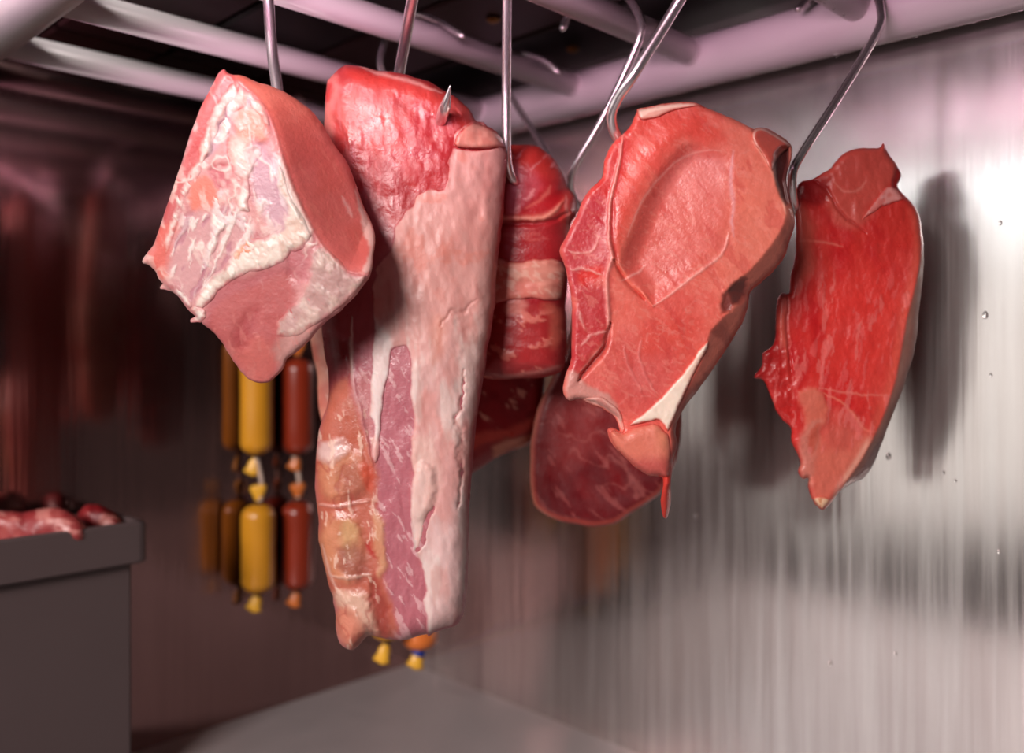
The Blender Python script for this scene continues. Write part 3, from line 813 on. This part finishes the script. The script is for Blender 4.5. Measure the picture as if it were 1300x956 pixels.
q.C[:] = lin((230, 148, 132)); q.mix((216, 114, 102), sstep(.45, .62, q.n(22, 4, 2, 20, 2)) * .7); q.flecks((240, 188, 170), 8, .6, .6, 30, 2, 2)
q.rel += 5 * (q.n(14, 3, 3, 15, 2) - .5); q.grain(.06, 2, 4)
q.finish('fat_band', M_FAT, cut3, 'pale fat band')

# ---- cut 4: dark steak tucked under the brisket
m = Meat([(650, 210), (690, 210), (702, 300), (697, 400), (692, 480), (686, 536), (673, 563), (650, 572), (626, 583), (600, 600), (582, 604), (574, 540), (590, 430), (612, 330), (630, 250)], 0.80, 2.0, 1.0, 5)
m.base((164, 24, 32), (140, 14, 24), 24)
m.flecks((232, 150, 130), 9, .64, .8, 40, 2, 1, 1.0, sstep(470, 490, m.y) * sstep(550, 530, m.y))
m.fill([(575, 556), (640, 544), (690, 520), (690, 536), (640, 560), (585, 582)], (222, 84, 70), 5, .85)
m.fill([(570, 580), (640, 560), (690, 535), (680, 570), (600, 606), (570, 610)], (160, 56, 58), 5, .8)
m.fill([(626, 572), (652, 556), (674, 550), (670, 564), (645, 574), (630, 582)], (226, 150, 120), 4, .9)
m.grain(.09, 3, 4)
m.shape(14, 26, 16)
h = m.build('beef_steak', M_LEAN)
tag(h, 'dark red marbled steak with a fat rim, under the rolled brisket', 'meat', 'raw cuts hanging on hooks')

# ---- cut 5: dark round steak behind the ham steak
m = Meat([(740, 262), (775, 244), (805, 255), (840, 300), (850, 380), (862, 480), (864, 560), (846, 616), (826, 636), (800, 653), (780, 665), (755, 669), (732, 666), (712, 662), (688, 651), (675, 632), (673, 580), (675, 555), (680, 525),
          (688, 505), (706, 470), (724, 420), (730, 340)], 0.775, 1.8, 1.0, 6)
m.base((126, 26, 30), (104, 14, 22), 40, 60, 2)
m.fill([(690, 500), (740, 500), (760, 560), (720, 600), (690, 560)], (156, 54, 54), 14, .6)
m.flecks((188, 96, 92), 9, .64, .35, 55, 4, 1, .3)
m.veins((196, 110, 104), 44, .012, .35, 2, 40, 1.5)
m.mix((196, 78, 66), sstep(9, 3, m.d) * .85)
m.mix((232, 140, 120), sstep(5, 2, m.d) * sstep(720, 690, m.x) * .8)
m.rel += 2.5 * (m.n(22, 3, 21, 55, 2) - .5)
m.grain(.09, 3, 4)
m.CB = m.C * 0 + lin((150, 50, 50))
m.shape(12, 34, 12, 14)
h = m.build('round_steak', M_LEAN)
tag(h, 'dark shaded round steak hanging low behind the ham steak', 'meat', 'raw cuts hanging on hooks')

# ---- cut 6: the big ham steak
out6 = [(797, 164), (807, 145), (812, 139), (840, 132), (876, 129), (893, 135), (917, 145), (934, 152), (958, 164), (969, 161), (987, 170), (1004, 184), (1006, 196), (1001, 217), (999, 237), (1006, 266), (1009, 284), (1004, 301),
        (993, 331), (972, 354), (953, 371), (950, 385), (943, 409), (922, 444), (899, 478), (877, 507), (865, 524), (857, 544), (860, 561), (855, 582), (852, 606), (852, 640), (847, 657), (841, 655), (839, 635), (842, 608), (826, 604),
        (811, 597), (794, 582), (776, 561), (771, 547), (778, 543), (789, 547), (785, 530), (764, 515), (738, 506), (722, 509), (715, 497), (718, 477), (725, 453), (726, 409), (726, 383), (718, 342), (710, 319), (718, 301), (732, 272),
        (744, 246), (764, 225), (767, 205), (776, 184)]
m = Meat(out6, 0.60, 1.3, .9, 7)
facepoly = [(800, 120), (880, 110), (940, 140), (958, 178), (968, 196), (981, 220), (993, 250), (998, 272), (988, 298), (963, 331), (942, 352), (924, 369), (930, 390), (902, 420), (890, 459), (864, 509), (852, 540), (852, 560), (850, 600), (838, 620), (700, 640), (680, 300), (760, 150)]
sf, _, _ = poly_sdf(m.x, m.y, catmull(facepoly, 2, True))
side = sstep(3, -5, sf)
m.B = -np.clip(-sf, 0, 60) * .95
m.base((230, 108, 94), (222, 88, 78), 44, 40, 2)
m.mix((226, 124, 104), sstep(880, 960, m.x) * .7)
cup = [(917, 189), (900, 184), (879, 180), (862, 188), (846, 205), (832, 226), (815, 258), (802, 290), (790, 320), (788, 338), (794, 352), (808, 366), (820, 380), (830, 386), (842, 380), (866, 363), (892, 340), (916, 320), (928, 290), (932, 262), (933, 225), (930, 200)]
sc_, _, _ = poly_sdf(m.x, m.y, catmull(cup, 2, True))
# hollow: the muscle lies deeper at its upper left, level at its right
left_w = sstep(930, 800, m.x + .35 * (m.y - 280))
m.rel += -13 * sstep(-4, 26, sc_) * left_w - 0.5 * sstep(-2, 6, sc_)
m.rel += 5 * np.exp(-((sc_ + 16) / 18) ** 2) * left_w * sstep(400, 330, m.y)
m.mix((206, 70, 66), sstep(0, 8, sc_ + m.wx * .4) * sstep(60, 0, sc_) * left_w * .6)
m.mix((216, 98, 90), sstep(-6, 26, sc_ + m.wx * .5) * .7)
m.mix((218, 122, 116), sstep(4, 20, sc_) * sstep(290, 210, m.y) * .6)
m.fill([(806, 150), (870, 138), (900, 150), (925, 180), (880, 172), (840, 195), (812, 240), (790, 300), (778, 320), (778, 250), (790, 190)], (220, 74, 62), 10, .75)
m.fill([(776, 184), (800, 160), (792, 230), (776, 300), (745, 262), (766, 224)], (206, 44, 46), 7, .85)
m.fill([(718, 300), (745, 250), (774, 260), (776, 320), (770, 350), (726, 374), (712, 320)], (196, 52, 64), 7, .9)
m.fill([(735, 346), (765, 338), (768, 352), (745, 366)], (224, 50, 40), 6, .8)
m.fill([(728, 372), (766, 362), (772, 400), (760, 445), (738, 472), (722, 490), (728, 430)], (188, 42, 52), 7, .9, dh=2)
m.line([(791, 170), (786, 208), (776, 252), (773, 296), (777, 326), (770, 354), (772, 398), (772, 425), (759, 447), (738, 471)], (238, 150, 140), 2.4, .9, .15, dh=2.5)
m.line([(779, 252), (777, 300), (784, 332)], (196, 34, 36), 4, .6, .2, dh=-2)
m.line([(775, 410), (766, 444), (747, 466), (734, 484)], (150, 26, 34), 3.5, .6, .2, dh=-8)
m.line([(780, 330), (792, 350), (806, 366), (818, 380)], (196, 40, 34), 3.5, .7, .2, dh=-6)
m.line([(778, 326), (790, 342), (800, 358), (815, 372), (829, 388)], (240, 120, 100), 2.2, .8, .2, dh=2)
m.line([(829, 388), (846, 377), (864, 363), (890, 344), (917, 322), (926, 296)], (240, 170, 160), 1.4, .7, .2, dh=1)
m.line([(917, 191), (900, 190), (881, 194), (858, 206), (840, 223), (823, 244), (806, 275), (796, 300)], (240, 160, 150), 1.2, .6, .3)
m.line([(931, 190), (928, 230), (930, 262), (931, 300)], (226, 160, 166), 2.6, .6, .5)
m.line([(955, 179), (970, 200), (982, 221), (993, 251), (997, 272)], (240, 176, 156), 1.8, .8, .2)
for pts in ([(720, 318), (735, 322), (752, 318), (762, 300)], [(722, 340), (745, 342), (765, 352)], [(740, 440), (750, 425), (770, 420)], [(792, 440), (800, 470), (815, 500)], [(815, 432), (812, 450), (820, 480), (830, 500)], [(790, 356), (808, 346), (820, 336)], [(735, 395), (742, 415)]):
    m.line(pts, (236, 158, 150), 1.3, .75, .6, dh=.6)
m.fill([(815, 420), (860, 400), (890, 420), (880, 460), (850, 480), (820, 470)], (214, 66, 56), 18, .7)
m.fill([(776, 430), (800, 420), (830, 470), (830, 510), (790, 500)], (204, 76, 74), 16, .6)
m.fill([(728, 470), (790, 470), (860, 440), (860, 500), (800, 520), (745, 500)], (212, 92, 88), 14, .5)
m.flecks((236, 140, 126), 4, .64, .3, 30, 3, 1, .1, 1 - side)
m.flecks((200, 64, 62), 12, .64, .35, 60, 3, 2, -.4, 1 - side)
m.veins((234, 150, 138), 34, .010, .35, 3, 20, 1.3, 1 - side)
# outer side
m.mix((192, 104, 88), side * .95)
m.mix((140, 62, 54), side * sstep(.5, .65, m.n(22, 3, 77, 60, 3)) * .6)
m.fill([(984, 196), (1000, 186), (1002, 230), (1004, 262), (992, 250), (984, 222)], (72, 26, 28), 3, .95, .3, dh=-14)
m.fill([(922, 372), (945, 356), (952, 366), (936, 388), (918, 396)], (96, 40, 38), 4, .85, dh=-6)
m.fill([(855, 545), (862, 550), (856, 640), (848, 655), (846, 600)], (150, 36, 32), 3, .8)
m.fill([(838, 600), (856, 590), (854, 660), (836, 660)], (206, 50, 38), 3, .9, .2)
# thin membrane at the lower left
m.fill([(716, 480), (730, 474), (745, 490), (772, 500), (788, 530), (766, 518), (738, 508), (718, 510)], (206, 150, 140), 4, .75, dh=1)
m.rel += 2.0 * (m.n(14, 3, 21, 40, 2) - .5)
m.grain(.06, 3, 4)
m.CB = m.C * 0 + lin((196, 96, 84)); m.CB[:] = m.CB * .8 + .2 * m.C
m.shape(9, 46, 8, 16, back_plane=-56)
cut6 = empty('ham_steak', m.origin())
tag(cut6, 'big salmon red ham steak with a hollow round muscle, sharpest piece right of centre', 'meat', 'raw cuts hanging on hooks')
m.build('lean', M_LEAN, cut6)
q = m.patch([(899, 433), (886, 446), (873, 465), (858, 483), (829, 514), (804, 533), (800, 540), (822, 536), (838, 534), (848, 548), (856, 530), (866, 508), (880, 478), (891, 457), (900, 440)], 5, 4, 5, 1.2, 55, 1.1)
q.C[:] = lin((248, 222, 204)); q.mix((234, 180, 160), sstep(.5, .68, q.n(14, 3, 2, 120, 3)) * .5); q.grain(.05, 2, 4)
q.finish('fat_wedge', M_FAT, cut6, 'white fat wedge along the lower right edge')
q = m.patch([(809, 141), (812, 138), (840, 132), (876, 129), (892, 135), (876, 136), (850, 142), (832, 150), (814, 152)], 4, 3, 5, .8, 56, 1.1)
q.C[:] = lin((246, 206, 186)); q.mix((232, 150, 132), sstep(.5, .66, q.n(10, 3, 2, 170, 3)) * .6); q.grain(.05, 2, 4)
q.finish('fat_rind', M_FAT, cut6, 'pale fat rind on the top edge')
q = m.patch([(774, 549), (782, 546), (792, 549), (806, 542), (830, 538), (842, 545), (851, 560), (850, 602), (838, 605), (820, 602), (808, 594), (792, 580), (778, 562)], 10, 5, 16, .8, 57, 1.1)
q.C[:] = lin((224, 122, 102)); q.mix((196, 88, 80), sstep(576, 592, q.y + q.wy)); q.mix((230, 140, 110), sstep(825, 845, q.x) * sstep(580, 560, q.y) * .7); q.grain(.05, 2, 4)
q.finish('meat_nub', M_LEAN, cut6, 'rounded salmon nub at the bottom')
q = m.patch([(957, 166), (969, 162), (986, 171), (1003, 185), (990, 198), (983, 212), (978, 216), (968, 196), (956, 180)], 8, 5, 8, .8, 58, 1.1)
q.C[:] = lin((222, 98, 84)); q.mix((244, 200, 184), sstep(4.5, 2, q.d) * sstep(200, 176, q.y)); q.grain(.05, 2, 4)
q.finish('meat_flap', M_LEAN, cut6, 'small turned up flap at the top right')
q = m.patch([(740, 508), (762, 504), (776, 512), (788, 524), (793, 545), (787, 549), (781, 531), (764, 519)], 4, 3, 4, 1.0, 59, 1.1)
q.C[:] = lin((226, 166, 154)); q.mix((200, 120, 112), sstep(.5, .62, q.n(8, 3, 2, 40, 3)) * .7)
q.finish('membrane', M_FAT, cut6, 'torn pale membrane at the lower left')

# ---- cut 7: the lone red steak at the right
out7 = [(1013, 234), (1032, 227), (1051, 216), (1062, 203), (1081, 190), (1103, 188), (1117, 188), (1122, 182), (1128, 194), (1141, 213), (1144, 224), (1140, 238), (1155, 254), (1166, 271), (1171, 292), (1173, 322), (1171, 355),
        (1166, 401), (1164, 427), (1157, 460), (1144, 500), (1125, 547), (1114, 579), (1100, 604), (1087, 611), (1073, 619), (1064, 627), (1057, 637), (1046, 647), (1040, 645), (1032, 637), (1026, 617), (1027, 607), (1019, 608), (1013, 598),
        (1016, 585), (1005, 560), (1004, 544), (989, 528), (978, 503), (970, 484), (957, 479), (967, 466), (968, 449), (981, 438), (985, 416), (985, 388), (992, 373), (1002, 371), (1004, 349), (1008, 333), (1011, 292), (1009, 265)]
m = Meat(out7, 0.672, 1.35, 1.0, 8)
face7 = [(960, 200), (1060, 150), (1135, 180), (1150, 240), (1166, 275), (1170, 318), (1160, 370), (1151, 405), (1137, 481), (1118, 536), (1093, 585), (1070, 618), (1050, 660), (1000, 660), (940, 500)]
sf, _, _ = poly_sdf(m.x, m.y, catmull(face7, 2, True))
side = sstep(2, -4, sf)
m.B = -np.clip(-sf, 0, 60) * 1.1 - 10 * sstep(500, 640, m.y)
m.base((214, 54, 48), (196, 30, 34), 40, 80, 3)
m.mix((224, 84, 70), sstep(1100, 1165, m.x + .25 * (m.y - 400)) * .55)
m.fill([(1040, 225), (1080, 186), (1126, 190), (1142, 220), (1110, 270), (1090, 290), (1060, 280)], (210, 88, 76), 8, .85)
m.fill([(1014, 234), (1050, 222), (1056, 245), (1040, 262), (1014, 250)], (150, 22, 26), 7, .8, dh=-4)
m.fill([(1098, 262), (1140, 250), (1166, 272), (1160, 310), (1120, 290)], (212, 54, 46), 8, .7)
m.fill([(1008, 262), (1028, 270), (1034, 330), (1020, 360), (1008, 340)], (214, 90, 76), 8, .75)
m.line([(1012, 305), (1040, 306), (1070, 312)], (230, 110, 96), 1.6, .7)
m.line([(1060, 232), (1072, 244), (1088, 240), (1100, 228)], (232, 130, 116), 1.6, .7)
m.line([(1018, 222), (1050, 240), (1066, 268), (1100, 296)], (150, 20, 26), 2.0, .45, dh=-3)
m.fill([(984, 380), (1000, 372), (1000, 450), (1010, 500), (990, 440)], (218, 92, 78), 4, .85, dh=2)
m.line([(999, 376), (999, 430), (1006, 470)], (160, 24, 28), 1.8, .6, dh=-3)
m.fill([(960, 478), (985, 438), (1005, 460), (1012, 500), (1006, 555), (985, 525), (970, 490)], (186, 34, 32), 6, .85, dh=-3)
m.rel += 6 * (m.n(14, 3, 41) - .5) * sstep(1020, 1000, m.x) * sstep(430, 450, m.y)
m.fill([(1018, 494), (1036, 492), (1050, 515), (1048, 540), (1030, 552), (1020, 530)], (216, 110, 90), 5, .9, dh=2)
m.fill([(1020, 548), (1042, 536), (1034, 600), (1026, 620), (1014, 590)], (212, 130, 114), 5, .85)
m.fill([(1030, 545), (1042, 540), (1030, 580), (1026, 560)], (196, 66, 44), 3, .7)
m.fill([(1036, 560), (1070, 540), (1110, 560), (1100, 590), (1060, 630), (1040, 648), (1028, 630)], (218, 116, 96), 10, .8)
m.fill([(1048, 530), (1070, 520), (1096, 540), (1080, 570), (1046, 566)], (204, 82, 72), 8, .7)
m.line([(1046, 500), (1075, 516), (1098, 545), (1120, 548)], (230, 120, 100), 1.6, .7)
m.line([(1040, 492), (1080, 500), (1130, 503)], (228, 120, 106), 1.4, .6)
m.mix((226, 160, 140), np.exp(-((sf - 4) / 4) ** 2) * sstep(545, 570, m.y) * .8)
m.mix((216, 90, 74), np.exp(-((sf - 5) / 6) ** 2) * .6 * sstep(250, 280, m.y) * sstep(560, 540, m.y) * sstep(1080, 1100, m.x))
m.flecks((226, 100, 98), 5, .61, .4, 100, 5, 1, .4, (1 - side) * sstep(330, 360, m.y) * sstep(520, 480, m.y))
m.flecks((232, 120, 114), 8, .64, .45, 98, 4, 2, .4, (1 - side) * sstep(330, 360, m.y))
m.mix((160, 98, 84), side * .95)
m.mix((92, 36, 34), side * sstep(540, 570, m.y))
m.mix((186, 130, 112), np.exp(-((sf + 4) / 3) ** 2) * .4 * sstep(250, 300, m.y))
m.fill([(1140, 196), (1150, 214), (1146, 240), (1134, 238), (1136, 214)], (150, 30, 30), 3, .9, .3, dh=-3)
m.rel += 4 * (m.n(30, 3, 21, 80, 2) - .5) + 1.6 * (m.n(9, 3, 22, 85, 2) - .5)
m.grain(.07, 3, 4)
m.CB = m.C * 0 + lin((150, 44, 40))
m.shape(10, 40, 9, 16, back_plane=-48)
cut7 = empty('rump_steak', m.origin())
tag(cut7, 'lone bright red steak tapering to a pale tip, hanging against the wet steel wall', 'meat', 'raw cuts hanging on hooks')
m.build('lean', M_LEAN, cut7)
q = m.patch([(1104, 262), (1122, 240), (1130, 236), (1140, 240), (1148, 252), (1136, 258), (1120, 262), (1106, 272), (1094, 280)], 3, 3, 5, 1.4, 61, 1.2)
q.C[:] = lin((232, 150, 144)); q.mix((216, 100, 92), sstep(.5, .65, q.n(10, 3, 2, 140, 2)) * .7)
q.finish('fat_patch', M_FAT, cut7, 'pale fat patch near the top')
q = m.patch([(1032, 634), (1042, 630), (1054, 634), (1048, 645), (1041, 646)], 3, 3, 4, .8, 62, 1.0)
q.C[:] = lin((230, 184, 150)); q.mix((196, 110, 60), sstep(.5, .65, q.n(6, 3, 2)) * .7)
q.finish('fat_tip', M_FAT, cut7, 'yellowish fat tip')

# ---- offcuts in the crate
for pts, Yq, sd_, lab in (([(-60, 690), (-50, 655), (-10, 648), (30, 650), (66, 644), (92, 652), (108, 668), (104, 694), (40, 704), (-40, 704)], 0.82, 11, 'pale red offcut lying in the grey crate, at its left'),
                          ([(88, 692), (96, 658), (108, 642), (124, 640), (142, 648), (158, 664), (166, 690), (130, 700)], 0.865, 12, 'dark red offcut lying in the grey crate, beside the paler one')):
    m = Meat(pts, Yq, 2.4, 1.0, sd_)
    if sd_ == 11: m.base((178, 84, 80), (150, 50, 52), 26)
    else: m.base((140, 30, 34), (112, 18, 24), 20)
    m.flecks((214, 140, 130), 10, .62, .6, 10, 3, 1)
    m.rel += 6 * (m.n(20, 3, 5) - .5)
    m.shape(26, 22, 24)
    h = m.build('meat_offcut', M_LEAN)
    tag(h, lab, 'meat')

# ------------------------------------------------------------------ sausages
def lathe(axis0, axis1, prof, ring=24, wob=0.0, seed=0):
    """prof: (t along axis in metres, radius)"""
    a = np.asarray(axis0, float); b = np.asarray(axis1, float)
    d = (b - a) / np.linalg.norm(b - a)
    pr = [(t, r) for t, r in prof]
    path = np.array([a + d * t for t, r in pr])
    v, f = sweep(path, [r for t, r in pr], ring)
    if wob:
        rr = np.random.RandomState(seed)
        v = v + (rr.rand(*v.shape) - .5) * wob
    return v, f

def sausage(px, top, bot, Y, r_px, casing, tailm, label, twine_to=None, clip=M_CLIP, group=None, tail=26, lean=0, ttop=True):
    r = r_px * Y / F
    a = P(px, top, Y); b = P(px + lean, bot, Y)
    L = np.linalg.norm(b - a)
    root = empty('sausage', (a + b) / 2)
    tag(root, label, 'sausage', group)
    n = 9
    pr = [(r * .75 * (1 - math.cos(math.pi / 2 * i / n)), r * (0.14 + .86 * math.sin(math.pi / 2 * i / n))) for i in range(n + 1)]
    full = pr + [(L * q, r * (1 + .015 * math.sin(9 * q))) for q in (.3, .4, .5, .6, .7)] + [(L - t, rr) for t, rr in pr[::-1]]
    v, f = lathe(a, b, full, 28)
    mesh_obj('casing', v, f, casing, root)
    d = (b - a) / L
    tl = tail * Y / F
    def tailmesh(p, dr, k):
        prof = [(0, r * .16), (tl * .12, r * .13), (tl * .22, r * .22), (tl * .45, r * .34), (tl * .7, r * .42), (tl * .92, r * .5), (tl, r * .42)]
        v, f = lathe(p, p + dr, prof, 12, r * .12, k)
        c = p + dr * tl * .5                                # flatten and crumple the free end
        side = np.array([1., 0, 0])
        q = v - c
        v = c + q - np.outer(q @ np.array([0., 1, 0]), np.array([0., 1, 0])) * .45
        mesh_obj('twisted_end', v, f, tailm, root)
        v, f = sweep([p + dr * tl * .04, p + dr * tl * (.16 if clip is M_CLIP else .30)], r * (.24 if clip is M_CLIP else .36), 12)
        mesh_obj('clip', v, f, clip, root)
    sk = np.array([-.30, 0, 0])
    e = d + sk; e /= np.linalg.norm(e)
    tailmesh(b, e, 1)
    if ttop: tailmesh(a, -d, 2)
    if twine_to is not None:
        k, s = twine_to
        T = J[k] - U * s
        loop = [T + 0.0145 * (math.cos(t) * ZV + math.sin(t) * V) for t in np.linspace(-2.6, 2.6, 14)]
        start = a - d * tl * .1
        pts = [start, (start * 2 + T) / 3 + np.array([.002, 0, 0])] + [T - ZV * 0.02 - V * 0.003] + loop
        v, f = sweep(catmull(pts, 4), 0.0011, 8)
        mesh_obj('twine', v, f, M_TWINE, root)
    return root

def rail_s(k, px):
    """how far along rail k its axis shows at column px"""
    q = (px - CX) / F
    return (J[k][0] - q * J[k][1]) / (U[0] - q * U[1])
def rail_Y(k, px):
    return (J[k] - U * rail_s(k, px))[1]
G = 'sausages on twine behind the meat'
Ye = 1.019
sausage(326, 430, 577, Ye, 20.5, M_YELLOW, M_YTAIL, 'upper yellow sausage hanging just below the pork belly block', ('e', rail_s('e', 326)), group=G)
s2 = sausage(328, 640, 752, Ye, 21.5, M_YELLOW, M_YTAIL, 'lower yellow sausage hanging on twine left of the loin', group=G, tail=24)
Yf = 1.056
sausage(378, 455, 577, Yf, 20.5, M_ORANGE, M_OTAIL, 'upper dark orange sausage between the yellow one and the loin', ('e', rail_s('e', 377)), group=G, tail=20)
s4 = sausage(378, 636, 748, Yf, 20.5, M_ORANGE, M_OTAIL, 'lower dark orange sausage beside the lower yellow one', group=G, tail=22)
for rt, px, y0, y1, Y in ((s2, 329, 585, 640, Ye), (s4, 377, 585, 636, Yf)):
    v, f = sweep(catmull([P(px - 4, y0 - 6, Y), P(px + 3, (y0 + y1) / 2, Y), P(px, y1 + 4, Y)], 5), 0.0028, 8)
    mesh_obj('twine', v, f, M_TWINE, rt)
Yg = rail_Y('d', 492)
sausage(492, 690, 812, Yg, 22, M_YELLOW, M_YTAIL, 'yellow sausage tip showing under the left end of the loin', ('d', rail_s('d', 492)), group=G, tail=30)
Yh = rail_Y('d', 535)
sausage(533, 690, 824, Yh, 24, M_ORANGE2, M_YTAIL, 'bright orange sausage with a blue clip under the loin', ('d', rail_s('d', 535)), clip=M_BLUE, group=G, tail=24, ttop=True)

# ------------------------------------------------------------------ crate at the left wall
Yc = 0.85
corner = P(186, 661, Yc)
Lc, Wc, lip = 0.46, 0.085, 0.040
crate_c = corner - U * Lc / 2 + V * Wc / 2
crate = empty('plastic_crate', np.array([crate_c[0], crate_c[1], FLOOR_Z]))
tag(crate, 'grey plastic crate with a deep lip full of meat by the dark wall', 'crate')
zt = corner[2]
def pan(u0, u1, v0, v1, z0, z1, bev=0.002):
    c = corner - U * (u0 + u1) / 2 + V * (v0 + v1) / 2
    c = np.array([c[0], c[1], (z0 + z1) / 2])
    return prism(c, U, V, ZV, abs(u1 - u0) / 2, abs(v1 - v0) / 2, (z1 - z0) / 2, bev)
i = 0.010
v, f = merge([pan(i, Lc - i, i, i + .004, FLOOR_Z, zt - .01), pan(i, Lc - i, Wc - i - .004, Wc - i, FLOOR_Z, zt - .01),
              pan(i, i + .004, i, Wc - i, FLOOR_Z, zt - .01), pan(Lc - i - .004, Lc - i, i, Wc - i, FLOOR_Z, zt - .01), pan(i, Lc - i, i, Wc - i, FLOOR_Z, FLOOR_Z + .005)])
mesh_obj('body', v, f, M_CRATE, crate, smooth=False)
v, f = merge([pan(0, Lc, 0, .009, zt - lip, zt), pan(0, Lc, Wc - .009, Wc, zt - lip, zt), pan(0, .009, 0, Wc, zt - lip, zt), pan(Lc - .009, Lc, 0, Wc, zt - lip, zt)])
mesh_obj('lip', v, f, M_CRATE, crate, smooth=False)
